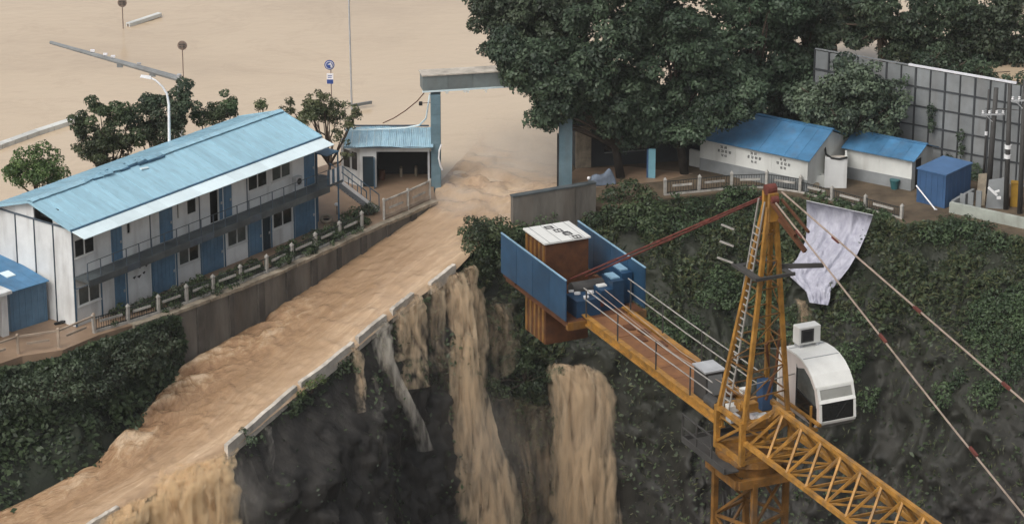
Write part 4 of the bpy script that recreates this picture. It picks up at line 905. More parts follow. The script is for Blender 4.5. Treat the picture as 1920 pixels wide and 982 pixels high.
dr = thing('barrel', 'small rusty brown barrel standing by the guard house doorway', 'barrel', P(716, 336, .06)); b = MB(); b.tube([(0, 0, 0), (0, 0, .2), (0, 0, .4), (0, 0, .6)], [.2, .22, .22, .2], 12); b.build('drum', M['rust'], dr)
# ================================================================== ENTRANCE GATE
gb = P(815, 352, 0.0); gt = thing('entrance_gate', 'large grey blue entrance gateway spanning the rushing water', 'gate', gb)
bz = (gb[1])
def gpt(px, py, dy=0.): q = atY(px, py, gb[1]+dy); return q-gb
c0, c1 = gpt(806, 170), gpt(826, 350)
colw = c1[0]-c0[0]
b = MB(); b.box((-colw*.35, 0, -1.5), (colw*.65, .9, 6.1)); b.build('gate_column', M['gategrey'], gt)
for k_ in range(9):
    z = .3+k_*.65; b = MB(); b.box((-colw*.3, -.02, z), (colw*.6, -.002, z+.58)); b.build('column_panel', M['gategrey'], gt)
b = MB(); b.box((-colw*.65, -.03, -1.0), (-colw*.36, .6, 2.2)); b.build('column_base', M['dark'], gt)
b = MB(); b.tube([(colw*.72, -.05, 2.9), (colw*.5, -.12, 2.5), (colw*.45, -.14, 2.0), (colw*.62, -.12, 1.5), (colw*.8, -.05, 1.2)], .06, 6); b.build('ring', M['whitepaint'], gt)
q0, q1 = gpt(793, 171), gpt(941, 158, 1.0); dirb = (q1-q0); dirb[2] = 0; dirb /= np.linalg.norm(dirb)
Lb = 9.6; zb = q0[2]; nb_ = np.array([-dirb[1], dirb[0], 0])
for i in range(6):
    a0 = q0+dirb*(Lb*i/6+.008); a1 = q0+dirb*(Lb*(i+1)/6-.008); b = MB(); V = []
    for z in (zb, zb+.95): V += [(*(a0)[:2], z), (*(a1)[:2], z), (*(a1+nb_*1.1)[:2], z), (*(a0+nb_*1.1)[:2], z)]
    b.hexa(V); b.build('beam_panel', M['gatedark'], gt)
b = MB(); V = []
for z in (zb+.952, zb+1.03): V += [(*(q0-nb_*.06-dirb*.06)[:2], z), (*(q0+dirb*Lb-nb_*.06)[:2], z), (*(q0+dirb*Lb+nb_*1.2)[:2], z), (*(q0+nb_*1.2-dirb*.06)[:2], z)]
b.hexa(V); b.build('beam_top', M['kerbc'], gt)
b = MB(); V = []
for z in (zb-.1, zb-.003): V += [(*(q0-nb_*.05-dirb*.02)[:2], z), (*(q0+dirb*Lb-nb_*.05)[:2], z), (*(q0+dirb*Lb+nb_*.12)[:2], z), (*(q0+nb_*.12-dirb*.02)[:2], z)]
b.hexa(V); b.build('beam_trim', M['awning'], gt)
for f in (.16, .28, .3, .42):
    p = q0+dirb*Lb*f-nb_*.02; b = MB(); b.bar((p[0], p[1], zb-.35*rng.uniform(.5, 1)), (p[0], p[1], zb-.1), .09); b.bar((p[0]-.12, p[1], zb-.2), (p[0]+.1, p[1], zb-.12), .06); b.build('hanging_lamp', M['whitew'], gt)
rc = gpt(1060, 344)
b = MB(); b.box((rc[0]-.42, -.1, -1.0), (rc[0]+.42, .9, 5.9)); b.build('gate_column', M['gategrey'], gt)
b = MB(); b.box((rc[0]-.53, -.12, -1.0), (rc[0]-.43, .7, 3.4)); b.build('column_edge', M['dark'], gt)
pp = [gpt(655, 244, 1.9), gpt(700, 243, 1.9), gpt(760, 240, 1.7), gpt(786, 235, 1.2), gpt(799, 222, .4), gpt(803, 195, .1), gpt(806, 176, .1)]
b = MB(); b.tube(pp, .055, 7); b.build('white_pipe', M['awning'], gt)
b = MB(); b.tube([gpt(795, 175), gpt(782, 190, .5), gpt(760, 208, 1.5), gpt(738, 222, 2.4), gpt(718, 231, 3)], .035, 6); b.build('cable', M['rust'], gt)
b = MB(); p = gpt(789, 194); b.box((p[0]-.12, p[1]-.1, p[2]-.12), (p[0]+.1, p[1]+.1, p[2]+.1)); b.bar((p[0], p[1], p[2]), (-colw*.3, .1, p[2]+.02), .03); b.build('camera', M['dark'], gt)
# ================================================================== STREET FURNITURE IN THE FLOOD
def disc(b, c, r, th=.05, n=20, mi=0, ax=(0, -1, 0)):
    c = Vector(c); a = Vector(ax).normalized(); b.tube([c-a*th/2, c+a*th/2], r, n, mi); return b
t = thing('road_sign', 'blue and white round road sign with a smaller plate below in the flood', 'road sign', P(622, 222, 0))
o = np.array(t.location); zc = atY(617.5, 122, o[1])[2]; zp = atY(619, 146, o[1])[2]
b = MB(); b.tube([(.03, .05, -1), (0, .05, zc+.2)], .035, 7); b.build('post', M['signback'], t)
b = MB(); disc(b, (-.08, 0, zc), .34); f = b.build('sign_disc', M['signblue'], t)
b = MB(); disc(b, (-.08, -.03, zc), .27); b.build('ring', M['signwhite'], f)
b = MB(); disc(b, (-.08, -.045, zc), .235); b.build('field', M['signblue'], f)
b = MB(); b.bar((.05, -.08, zc-.16), (.05, -.08, zc+.02), .1, .02, up=(0, 1, 0)); b.add([(-.22, -.08, zc+.03), (.02, -.08, zc+.2), (.08, -.08, zc+.02)], [(0, 1, 2)]); b.build('arrow', M['signwhite'], f)
b = MB(); b.box((-.28, -.02, zp-.42), (.16, .03, zp+.3)); pl_ = b.build('plate', M['signwhite'], t); pl_['label'] = 'white and blue supplementary plate'
b = MB(); b.box((-.27, -.03, zp-.42), (.15, -.021, zp-.12)); b.build('band', M['signblue'], pl_)
b = MB(); b.box((-.2, -.028, zp+.12), (.08, -.021, zp+.17)); b.box((-.2, -.028, zp+.0), (.05, -.021, zp+.05)); b.build('lettering', M['signblue'], pl_)
def round_sign(px, pyb, pyt, label, r=.34):
    t = thing('road_sign', label, 'road sign', P(px, pyb, 0)); o = np.array(t.location); z = atY(px, pyt, o[1])[2]
    b = MB(); b.tube([(0, 0, -1), (0, 0, z+.1)], .04, 7); b.build('post', M['signback'], t)
    b = MB(); disc(b, (0, .06, z), r); b.build('sign_disc', M['signback'], t)
    b = MB(); b.box((-.22, -.03, z-.12), (.22, .03, z-.06)); b.box((-.22, -.03, z+.06), (.22, .03, z+.12)); b.build('bracket', M['polegrey'], t)
round_sign(344, 150, 86, 'round road sign seen from its brown back beyond the gantry')
round_sign(231, 54, 6, 'round road sign on a brown post cut by the top edge')
t = thing('barrier_beam', 'long pale beam floating in the flood beside the brown signpost', 'beam', P(240, 50, 0)); e = P(300, 32, 0)-P(240, 50, 0)
b = MB(); b.bar((0, 0, .12), tuple(e+np.array([0, 0, .2])), .4, .26); b.build('rail', M['whitew'], t); b = MB(); b.bar((0, 0, -.4), (0, 0, .2), .12); b.bar(tuple(e-np.array([0, 0, .5])), tuple(e+np.array([0, 0, .2])), .12); b.build('post', M['signback'], t)
t = thing('road_barrier', 'long low concrete road barrier rising from the flood left of the trees', 'barrier', P(-120, 322, 0)); o = np.array(t.location)
pts = [P(-120, 322, 0), P(0, 277, 0), P(70, 252, 0), P(150, 226, 0)]
for p, q in zip(pts[:-1], pts[1:]):
    n_ = 3
    for i in range(n_):
        a0 = p+(q-p)*i/n_-o; a1 = p+(q-p)*((i+1)/n_-.01)-o; b = MB(); b.bar(a0+[0, 0, -.15], a1+[0, 0, -.15], .55, .9); b.build('barrier_block', M['whitew'], t)
t = thing('lamp_post', 'white curved street lamp rising behind the long blue roof', 'street lamp', ground(318, 183.5)); o = np.array(t.location)
lp = [atY(x, y, o[1])-o for x, y in [(318, 300), (317, 230), (316.5, 195), (313, 176), (304, 162), (292, 151), (280, 145)]]
b = MB(); b.tube([(0, 0, 0)]+lp, [.1, .1, .085, .08, .07, .06, .055, .05], 8); b.build('pole', M['whitepaint'], t, True)
b = MB(); p = lp[-1]; b.hexa([(p[0]-.55, p[1]-.12, p[2]+.02), (p[0]+.1, p[1]-.12, p[2]-.1), (p[0]+.1, p[1]+.12, p[2]-.1), (p[0]-.55, p[1]+.12, p[2]+.02), (p[0]-.5, p[1]-.09, p[2]+.13), (p[0]+.1, p[1]-.09, p[2]+.05), (p[0]+.1, p[1]+.09, p[2]+.05), (p[0]-.5, p[1]+.09, p[2]+.13)]); b.build('lamp_head', M['whitepaint'], t)
# traffic camera gantry
gz = 6.2; g1 = P(336, 148, gz); g0 = P(95, 80, gz)
t = thing('traffic_gantry', 'grey cantilever traffic gantry arm carrying cameras over the flood', 'gantry', (g1[0], g1[1], 0)); o = np.array(t.location)
A1, A0_ = g1-o, g0-o
b = MB(); b.tube([(0, 0, -1), (0, 0, gz+.3)], .16, 10); b.build('pole', M['greymetal'], t)
b = MB(); b.tube([A1, A1+(A0_-A1)*.5, A0_], [.21, .17, .12], 8); b.build('arm', M['hoard'], t)
for f in (.3, .5, .56, .66):
    p = A1+(A0_-A1)*f; b = MB(); b.bar(p+[0, 0, .05], p+[0, 0, .25], .05); b.box((p[0]-.17, p[1]-.07, p[2]+.2), (p[0]+.1, p[1]+.07, p[2]+.33)); b.build('camera', M['signwhite' if f > .4 else 'greymetal'], t)
for f in (.2, .45):
    p = A1+(A0_-A1)*f; b = MB(); b.box((p[0]-.2, p[1]-.22, p[2]-.3), (p[0]+.2, p[1]-.18, p[2]-.05)); b.build('sign_plate', M['hoard'], t)
t = thing('flood_pole', 'tall thin grey pole standing in the flood above the sparse tree', 'pole', P(660, 206, 0)); o = np.array(t.location)
b = MB(); b.tube([(0, 0, -1), (-.12, 0, atY(653, -120, o[1])[2])], [.07, .05], 8); b.build('shaft', M['greymetal'], t)
b = MB(); e1 = P(697, 192, .3)-o; e0 = P(662, 198, .3)-o; b.bar(e0, e1, .12, .2); b.build('boom', M['hoard'], t)
# ================================================================== TREES, left side
G1 = 'trees along the flooded road'
tree('tree', 'rounded bright green tree beyond the near end of the house', ground(66, 181), T(66, 316, 181), (1.8, 1.5, 1.3), 52, (.4, .7), 620, .17, M['leafbright'], G1, trunk_r=.14)
tree('tree', 'dark three headed tree behind the middle of the blue roof', ground(205, 186), T(196, 268, 186), (1.75, 1.4, 1.45), 46, (.4, .75), 700, .18, M['leafmid'], G1)
t_ = bpy.data.objects['tree.001']
def add_heads(root, heads, per, size, m, name='crown'):
    b0 = np.array(root.location); C_ = np.array([h[0] for h in heads]); R_ = [h[1] for h in heads]
    CC, RR = [], []
    for c, r in zip(C_, R_):
        for k_ in range(7): CC.append(c+rng.normal(0, r*.42, 3)); RR.append(r*.55)
    pts, nr, cl = clump_points(np.array(CC), RR, per); leaf_obj(name, pts-b0, nr, size, cl, m, root, droop=.8)
    b = MB()
    for c in C_: b.tube([np.array([0, 0, 1.5]), (c-b0)*.6+np.array([0, 0, .4]), c-b0], [.09, .06, .02], 6)
    b.build('limb', M['bark'], root, True)
add_heads(t_, [(T(188, 212, 186), .85), (T(216, 214, 186), .8), (T(240, 222, 186), .85), (T(150, 235, 186), .7), (T(250, 258, 186), .7), (T(178, 290, 186), .6)], 1000, .18, M['leafmid'])
tree('tree', 'dense dark tree right behind the white curved street lamp', ground(300, 188), T(300, 225, 188), (1.6, 1.3, 1.7), 52, (.45, .8), 560, .18, M['leafdark'], G1)
add_heads(bpy.data.objects['tree.002'], [(T(342, 172, 188), .75), (T(345, 195, 188), .8), (T(288, 190, 188), .75), (T(330, 235, 188), .7), (T(275, 250, 188), .7)], 900, .18, M['leafdark'])
tree('tree', 'thin stemmed tree with tufted crown above the roof ridge', ground(396, 189), T(402, 214, 189), (1.25, 1.0, .7), 24, (.35, .6), 700, .17, M['leafmid'], G1, trunk_r=.1)
add_heads(bpy.data.objects['tree.003'], [(T(425, 196, 189), .65), (T(376, 216, 189), .55), (T(436, 205, 189), .45)], 900, .17, M['leafmid'])
tree('tree', 'small lone tufted treetop over the far end of the roof', ground(490, 191), T(490, 199, 191), (.3, .3, .4), 6, (.3, .45), 700, .16, M['leafpale'], G1, trunk_r=.08)
tree('tree', 'sparse yellowish tree between the house end and the guard house', ground(618, 192.0), T(612, 222, 192.0), (2.1, 1.4, 1.1), 62, (.3, .6), 560, .17, M['leafpale'], G1, barkm='barkpale', trunk_r=.11, limbs=12, gaps=.35)
add_heads(bpy.data.objects['tree.005'], [(T(606, 178, 192), .5), (T(668, 210, 192), .5), (T(545, 200, 192), .55), (T(655, 232, 192), .55), (T(640, 258, 191), .5), (T(650, 290, 191), .4), (T(580, 195, 192), .5)], 600, .17, M['leafpale'])
# ================================================================== BIG TREES, right side
G2 = 'big trees over the yard'
BT = [('huge dark tree leaning over the gate beam', (1110, 330), 198, [(1010, 70, 3.5), (955, 60, 2.3), (950, 5, 2.3), (1050, 0, 3.0), (1030, 140, 2.3)]),
      ('dark tree filling the space above the grey right gate column', (1165, 328), 193.8, [(1140, 130, 3.2), (1130, 190, 2.1), (1160, 40, 3.2), (1090, 165, 1.9), (1180, 190, 2.0), (1150, 225, 1.2), (985, 125, 1.6, -1.9), (1030, 170, 1.5, -1.9), (1045, 200, 1.0, -1.9), (1020, 222, .7, -1.9), (1080, 130, 2.2, -1.5), (965, 100, 1.4, -1.9)]),
      ('dark tree spreading over the unlit building', (1285, 330), 194.6, [(1270, 110, 3.3), (1235, 200, 1.9), (1280, 20, 3.3), (1335, 165, 2.0), (1280, 225, 1.2), (1220, 235, 1.2), (1340, 205, 1.3, -1.2), (1395, 185, 1.3, -1.0), (1300, 240, .9, -1.2), (1180, 245, 1.0), (1265, 250, 1.0)]),
      ('dark tree behind the ridge of the blue roofed house', (1420, 320), 202, [(1400, 90, 3.3), (1390, 170, 2.0), (1430, 10, 3.2), (1460, 140, 2.3)]),
      ('tall dark tree at the left end of the grey hoarding', (1500, 300), 204.5, [(1510, 60, 2.6), (1480, -10, 2.8), (1500, 150, 2.0), (1470, 205, 1.5)])]
for lb, (bx, by), Y, blobs in BT:
    base = ground(bx, Y); t = thing('tree', lb, 'tree', base, 0, G2); CC, RR = [], []
    yd = {q[:2]: (q[3] if len(q) > 3 else 0) for q in blobs}; blobs = [q[:3] for q in blobs]
    for (x, y, r) in blobs:
        c = T(x, y, Y+yd[(x, y)])
        for k_ in range(int(15*r)):
            d = rng.normal(0, 1, 3); d /= np.linalg.norm(d); CC.append(c+d*r*rng.random()**.4*np.array([1, .9, .85])); RR.append(rng.uniform(.55, 1.05))
    CC = np.array(CC); pts, nr, cl = clump_points(CC, RR, 330, .7); leaf_obj('crown', pts-base, nr, .29, cl, M['leafdark'], t, droop=.7)
    b = MB(); top = T(blobs[0][0], blobs[0][1], Y)-base; b.tube([(0, 0, -.2), top*.4+rng.normal(0, .2, 3), top], [.3, .24, .1], 9); b.build('trunk', M['barkdark'], t, True)
    b = MB()
    for (x, y, r) in blobs:
        for k_ in range(3): e = T(x, y, Y+yd[(x, y)])-base+rng.normal(0, r*.28, 3); s0 = top*rng.uniform(.25, .6); b.tube([s0, (s0+e)/2+[0, 0, .2], e], [.16, .11, .04], 6)
    b.build('limb', M['bark'], t, True)
def blob_tree(label, bx, Y, blobs, per, size, m, group, rcl=(.4, .8), dens=15, tr=.18):
    base = ground(bx, Y); t = thing('tree', label, 'tree', base, 0, group); CC, RR = [], []
    for (x, y, r) in blobs:
        c = T(x, y, Y)
        for k_ in range(max(3, int(dens*r))):
            d = rng.normal(0, 1, 3); d /= np.linalg.norm(d); CC.append(c+d*r*rng.random()**.4*np.array([1, .9, .85])); RR.append(rng.uniform(*rcl))
    pts, nr, cl = clump_points(np.array(CC), RR, per, .7); leaf_obj('crown', pts-base, nr, size, cl, m, t, droop=.7)
    b = MB(); top = T(blobs[0][0], blobs[0][1], Y)-base; b.tube([(0, 0, -.2), top*.5+rng.normal(0, .15, 3), top], [tr, tr*.8, tr*.3], 8); b.build('trunk', M['bark'], t, True)
    b = MB()
    for (x, y, r) in blobs:
        for k_ in range(3): e = T(x, y, Y)-base+rng.normal(0, r*.5, 3); s0 = top*rng.uniform(.4, .8); b.tube([s0, (s0+e)/2, e], [tr*.5, tr*.35, .03], 6)
    b.build('limb', M['bark'], t, True); return t
blob_tree('soft grey green tree in front of the hoarding between the white houses', 1606, 195.3, [(1600, 200, 2.5), (1550, 190, 1.7), (1655, 190, 1.7), (1625, 262, 1.2), (1525, 215, 1.2), (1600, 145, 1.7), (1665, 240, 1.1), (1640, 285, .7), (1575, 235, .9), (1510, 180, 1.0)], 330, .26, M['leafgrey'], G2, (.45, .8), 15)
G3 = 'trees beyond the hoarding'
blob_tree('tree with a bare lower trunk just behind the hoarding top', 1650, 218, [(1660, 20, 2.4), (1620, 0, 2.0), (1640, 50, 1.0), (1700, 60, 1.7), (1680, 95, 1.0), (1610, 70, .8)], 240, .3, M['leafdark'], G3, (.45, .85), 16, .26)
blob_tree('dark tree behind the bright white edge of the hoarding', 1740, 219, [(1740, 70, 2.3), (1770, 10, 2.3), (1720, 108, 1.4), (1790, 118, 1.7), (1760, 128, 1.1)], 240, .3, M['leafdark'], G3, (.45, .85), 17, .24)
blob_tree('dark tree behind the utility poles', 1850, 220, [(1850, 70, 2.3), (1830, 125, 1.6), (1890, 100, 1.9), (1820, 30, 1.6), (1870, 150, 1.2), (1910, 150, 1.2), (1800, 85, 1.3), (1880, 20, 1.5)], 240, .3, M['leafdark'], G3, (.45, .85), 17, .22)
blob_tree('yellowish tree at the top right picture corner', 1925, 222, [(1925, 60, 1.6), (1880, 25, 1.2), (1930, 130, 1.6)], 150, .3, M['leafmid'], G3, (.4, .7), 12, .18)
blob_tree('tree in the thin gap at the left end of the hoarding top', 1560, 220, [(1560, 25, 2.2), (1590, 60, 1.2), (1540, 70, 1.3)], 220, .3, M['leafdark'], G3, (.45, .8), 15, .2)
blob_tree('low scrub showing just over the bright white edge of the hoarding', 1800, 214, [(1725, 120, .8), (1770, 132, .9), (1815, 142, .9), (1860, 152, .9), (1900, 160, .9), (1745, 108, .8), (1840, 130, 1.0)], 300, .24, M['leafdark'], G3, (.35, .6), 12, .1)
# bushes
bush('bush', 'spreading cliff edge bush left of the crane platform', [(on_ramp(x, y) if hit(x, y)[0] is None else hit(x, y)[0])+np.array([.1, -.5, .25+.5*rng.random()]) for x, y in [(880, 448), (900, 440), (930, 438), (950, 455), (880, 430), (905, 425), (935, 430), (890, 455), (920, 455), (940, 480), (880, 480), (905, 490), (935, 510), (912, 515), (868, 445)]], [.6, .65, .6, .65, .5, .7, .7, .7, .55, .65, .6, .5, .5, .5, .5][:15], 620, .21, M['leafmid'], 'bushes', droop if False else None)
bush('bush', 'wide bush growing over the concrete wall right of the gateway', [(hit(x, y)[0]+np.array([0, -.5, .3]) if hit(x, y)[0] is not None else T(x, y, 189.3)) for x, y in [(1120, 385), (1150, 365), (1180, 350), (1210, 365), (1150, 400), (1185, 395), (1220, 395), (1110, 415), (1170, 420), (1215, 420), (1240, 400)]], [.7, .8, .75, .75, .8, .85, .8, .7, .8, .8, .7], 480, .22, M['leafmid'], 'bushes')
bush('bush', 'leafy ledge bush between the two tall waterfalls', [hit(x, y)[0]+np.array([0, -.6, .1]) for x, y in [(920, 715), (950, 690), (980, 680), (1010, 690), (940, 730), (975, 720), (1005, 715), (1035, 700), (960, 660), (990, 655), (1050, 690)]], [.6, .7, .7, .65, .6, .7, .7, .55, .6, .55, .45], 560, .2, M['leafmid'], 'bushes')
bush('bush', 'dark bush mass hanging over the lower end of the retaining wall', [P(x, y, z)+np.array([.1, -.4, 0]) for x, y, z in [(200, 640, .3), (235, 630, .4), (270, 620, .3), (225, 660, -.3), (265, 650, -.3), (300, 625, -.2), (300, 650, -.9), (250, 680, -.9), (180, 665, -.2), (210, 700, -1.0), (290, 680, -1.6), (160, 690, -.5), (325, 640, -1.5)]], [.6, .55, .5, .7, .7, .5, .6, .8, .6, .8, .7, .7, .5], 480, .2, M['leafdark'], 'bushes')
bush('bush', 'long overgrown strip of bushes on the lower left bank edge', [P(x, y, z)+np.array([0, -.5, 0]) for x, y, z in [(10, 715, -.5), (45, 712, -.4), (80, 705, -.4), (115, 695, -.3), (145, 685, -.3), (30, 745, -1.2), (70, 740, -1.1), (110, 730, -1.1), (150, 725, -1.1), (190, 720, -1.4), (0, 770, -1.9)]], [.7]*11, 420, .2, M['leafdark'], 'bushes')
for i, (x, y) in enumerate([(345, 545), (372, 530), (262, 575), (290, 565), (590, 445), (612, 440), (640, 425), (660, 405), (690, 395), (545, 465), (415, 525), (470, 500), (325, 552), (225, 585)]):
    q = P(x, y+8, .06); r = .42 if x < 560 else .5
    bush('bush', None, [q+[0, 0, .3], q+[.35, .2, .3], q+[-.35, -.1, .28], q+[.1, -.1, .65]], [r, r*.9, r*.85, r*.7], 620, .16, M['leafmid' if i % 2 else 'leafgrey'], 'low shrubs behind the terrace railing')
    bpy.context.scene.objects[-1] if False else None
SHL = ['shrub under the ground floor window left of the second wide blue door', 'shrub before the wide blue door in the middle of the house front', 'thin shrub before the wall with painted birds', 'shrub at the left side of the first wide blue door', 'tall shrub at the far right ground floor blue door', 'shrub beside the pale muddy tyre', 'shrub just left of the white capped garden lamp', 'shrub right of the white capped garden lamp', 'rightmost shrub behind the railing, next to the slatted end section', 'shrub below the ground floor window nearest the far end', 'shrub below the grey window in the middle of the ground floor', 'shrub before the narrow dark door leaf', 'shrub below the right edge of the first wide blue door', 'leftmost shrub behind the railing, by the narrow blue door']
for o, lb in zip([o for o in COL.objects if o.get('group') == 'low shrubs behind the terrace railing'], SHL): o['label'] = lb
gp_ = []
for k_ in range(260):
    f = rng.uniform(4.2, 14.6); i0 = int(f); p = RAIL[i0]*(1-f+i0)+RAIL[i0+1]*(f-i0); dr_ = (RAIL[i0+1]-RAIL[i0])[:2]; dr_ /= np.linalg.norm(dr_); off_ = rng.uniform(.15, .9)*(1 if rng.random() < .85 else -.35)
    gp_.append(p+np.array([-dr_[1]*off_, dr_[0]*off_, rng.uniform(.0, .45)]))
gp_ = np.array(gp_); keep_ = vnoise(gp_*.5, 19) > -.25; pts, nr, cl = clump_points(gp_[keep_], rng.uniform(.16, .36, keep_.sum()), 900, .9, .4)
tag(leaf_obj('undergrowth', pts, nr, .14, cl, M['leafmid'], up=.6), kind='stuff')
bush('bush', 'small bright tuft on the outer side of the kerb', [on_ramp(572, 712)+np.array([.35, -.3, -.2]), on_ramp(590, 700)+np.array([.4, -.3, -.2]), on_ramp(556, 722)+np.array([.3, -.3, -.4])], [.42, .38, .34], 700, .16, M['leafbright'], 'bushes')
bush('bush', 'dark tuft where the kerb breaks off at the big golden fall', [on_ramp(445, 806)+np.array([.35, -.3, .1]), on_ramp(455, 812)+np.array([.5, -.3, -.3])], [.26, .4], 800, .16, M['leafdark'], 'bushes')
# ================================================================== YARD BUILDINGS, right side
def along(p, q): d = (q-p)[:2]; return np.linalg.norm(d), math.atan2(d[1], d[0])
def pitched(name, label, p, q, depth, h, rise, ov=.25, roofm='roofstrong', nsh=8, plinth=True, group=None):
    L, an = along(p, q); t = thing(name, label, 'building', p, an, group)
    for i in range(max(2, int(L/2))):
        n = max(2, int(L/2)); b = MB(); b.box((L*i/n+.004, 0, 0), (L*(i+1)/n-.004, .12, h)); b.build('wall_panel', M['whitew'], t)
    b = MB(); b.box((0, depth-.12, 0), (L, depth, h)); b.build('back_wall', M['whitew'], t)
    for x in (0, L-.12):
        b = MB(); b.add([(x, .122, 0), (x+.12, .122, 0), (x+.12, depth-.122, 0), (x, depth-.122, 0), (x, .122, h-.03), (x+.12, .122, h-.03), (x+.12, depth-.122, h-.03), (x, depth-.122, h-.03), (x, depth/2, h+rise-.06), (x+.12, depth/2, h+rise-.06)],
              [(0, 1, 2, 3), (0, 4, 8, 7, 3), (1, 2, 6, 9, 5), (0, 1, 5, 4), (2, 3, 7, 6), (4, 5, 9, 8), (6, 7, 8, 9)]); b.build('gable_wall', M['whitew'], t)
    if plinth: b = MB(); b.box((-.004, -.03, 0), (L+.004, -.002, h*.36)); b.build('plinth_band', M['hoard'], t)
    for i in range(nsh):
        x0, x1 = -ov+(L+2*ov)*i/nsh, -ov+(L+2*ov)*(i+1)/nsh
        for (y0, z0, y1, z1) in ((-ov, h-rise*ov/(depth/2), depth/2-.005, h+rise), (depth+ov, h-rise*ov/(depth/2), depth/2+.005, h+rise)):
            l_ = rng.uniform(0, .015); b = MB(); b.hexa([(x0+.006, y0, z0+l_), (x1-.006, y0, z0+l_), (x1-.006, y1, z1+l_), (x0+.006, y1, z1+l_), (x0+.006, y0, z0+.05+l_), (x1-.006, y0, z0+.05+l_), (x1-.006, y1, z1+.05+l_), (x0+.006, y1, z1+.05+l_)]); b.build('roof_sheet', M[roofm], t)
    b = MB(); b.bar((-ov, depth/2, h+rise+.05), (L+ov, depth/2, h+rise+.05), .3, .07); b.build('ridge_cap', M[roofm], t)
    return t, L
p0, p1 = P(1312, 318, .05), P(1513, 361, .05)
hw, Lw = pitched('white_house', 'low white house with bright blue roof and black writing on its front', p0, p1, 5.4, 2.25, 1.2, nsh=9)
# weathered black lettering: three blocks, each a short line, a longer line, a short line
def strokes(par, x0, z0, wd, hgt, n, y=-.012):
    b = MB()
    for i in range(n):
        gx = x0+wd*i/n; gw = wd/n*.8
        for k_ in range(3): z = z0+hgt*(k_+.3)/3.2; b.box((gx+rng.uniform(0, gw*.3), y, z), (gx+gw*rng.uniform(.65, 1), y+.01, z+hgt*.13))
        for k_ in range(2): x = gx+gw*(.25+.45*k_)+rng.normal(0, gw*.05); b.box((x, y-.001, z0+hgt*rng.uniform(0, .25)), (x+gw*.13, y+.009, z0+hgt*rng.uniform(.75, 1)))
    return b.build('lettering', M['ink'], par)
for f in (.225, .505, .775):
    x = Lw*f
    strokes(hw, x-.28, 1.74, .55, .20, 2); strokes(hw, x-.5, 1.46, 1.1, .22, 4); strokes(hw, x-.22, 1.20, .5, .18, 2)
b = MB(); b.box((-1.0, .3, 0), (-.01, .5, 1.1)); b.build('side_wall', M['whitew'], hw)
# annex and rubble beside the gable
an_p = P(1545, 352, .05); an_q = P(1587, 353, .05); La, aa = along(an_p, an_q)
t = thing('annex', 'small white flat walled outhouse with a dark hose along its top edge', 'outhouse', an_p, aa)
b = MB(); b.box((0, 0, 0), (La, .12, 2.0)); b.build('front_wall', M['white'], t); b = MB(); b.box((0, .121, 0), (.12, 1.6, 2.0)); b.build('side_wall', M['whitew'], t); b = MB(); b.box((La-.12, .121, 0), (La, 1.6, 2.0)); b.build('side_wall', M['whitew'], t)
b = MB(); b.tube([(-.0, 1.0, 2.4), (.05, .4, 2.12), (.4, .02, 1.98), (.9, -.03, 1.95), (La, 0, 2.06)], .07, 7); b.build('hose', M['dark'], t, True)
b = MB(); b.box((.12, .12, 1.6), (La-.12, 1.6, 1.66)); b.build('slab', M['kerbc'], t)
t = thing('washing_trough', 'pale stepped masonry trough in front of the white house corner', 'trough', P(1528, 352, .05), aa+.3)
b = MB(); b.box((-.5, 0, 0), (.7, .2, .75)); b.box((-.5, .2, 0), (-.3, 1.0, .75)); b.box((.5, .2, 0), (.7, 1.0, .75)); b.build('basin', M['whitew'], t)
b = MB(); b.box((-.9, -.3, 0), (.2, 0, .35)); b.box((-1.1, -.6, 0), (-.1, -.3, .15)); b.build('step', M['coping'], t)
h2, L2 = pitched('white_house', 'smaller white house with blue roof and dark open doorway behind the blue cabin', P(1587, 334, .05), P(1708, 358, .05), 2.9, 2.15, .55, .3, nsh=6)
b = MB(); b.box((L2-.02, .5, 0), (L2+.02, 1.25, 1.9)); b.build('door', M['dark'], h2)
t = thing('waste_bin', 'dark teal plastic bin against the smaller white house', 'bin', P(1677, 354, .05)); b = MB(); b.tube([(0, 0, 0), (0, 0, .55)], [.22, .3], 12); b.build('body', M['teal'], t); b = MB(); b.tube([(0, 0, .55), (0, 0, .62)], .33, 12); b.build('rim', M['teal'], t)
ca, cb = P(1718, 378, .05), P(1771, 391, .05); Lc, an_ = along(ca, cb)
cdep = np.linalg.norm((P(1809, 366, .05)-cb)[:2])
t = thing('cabin', 'plain dark blue metal cabin with lighter blue flat top', 'cabin', ca, an_)
for nm, a_, b_ in (('wall', (0, 0, 0), (Lc, .06, 2.15)), ('wall', (Lc-.06, .061, 0), (Lc, cdep, 2.15)), ('wall', (0, .061, 0), (.06, cdep, 2.15)), ('wall', (.061, cdep-.06, 0), (Lc-.061, cdep, 2.15))):
    MB().box(a_, b_).build(nm, M['bluebox'], t)
for i in range(5): x = Lc*(i+.5)/5; MB().box((x-.03, -.02, .05), (x+.03, -.002, 2.1)).build('rib', M['bluebox'], t)
for i in range(6): y = cdep*(i+.5)/6; MB().box((Lc+.002, y-.03, .05), (Lc+.02, y+.03, 2.1)).build('rib', M['bluebox'], t)
MB().box((-.06, -.06, 2.151), (Lc+.06, cdep+.06, 2.24)).build('roof', M['blueboxtop'], t)
t = thing('leaning_pole', 'white pole leaning against the blue cabin', 'pole', P(1754, 393, .05)); e = atY(1718, 348, ca[1]-.15)-np.array(t.location); b = MB(); b.tube([(0, 0, 0), tuple(e)], .045, 7); b.build('shaft', M['whitepaint'], t)
MB().box((-.1, -.1, -.02), (.1, .1, .04)).build('foot', M['greymetal'], t)
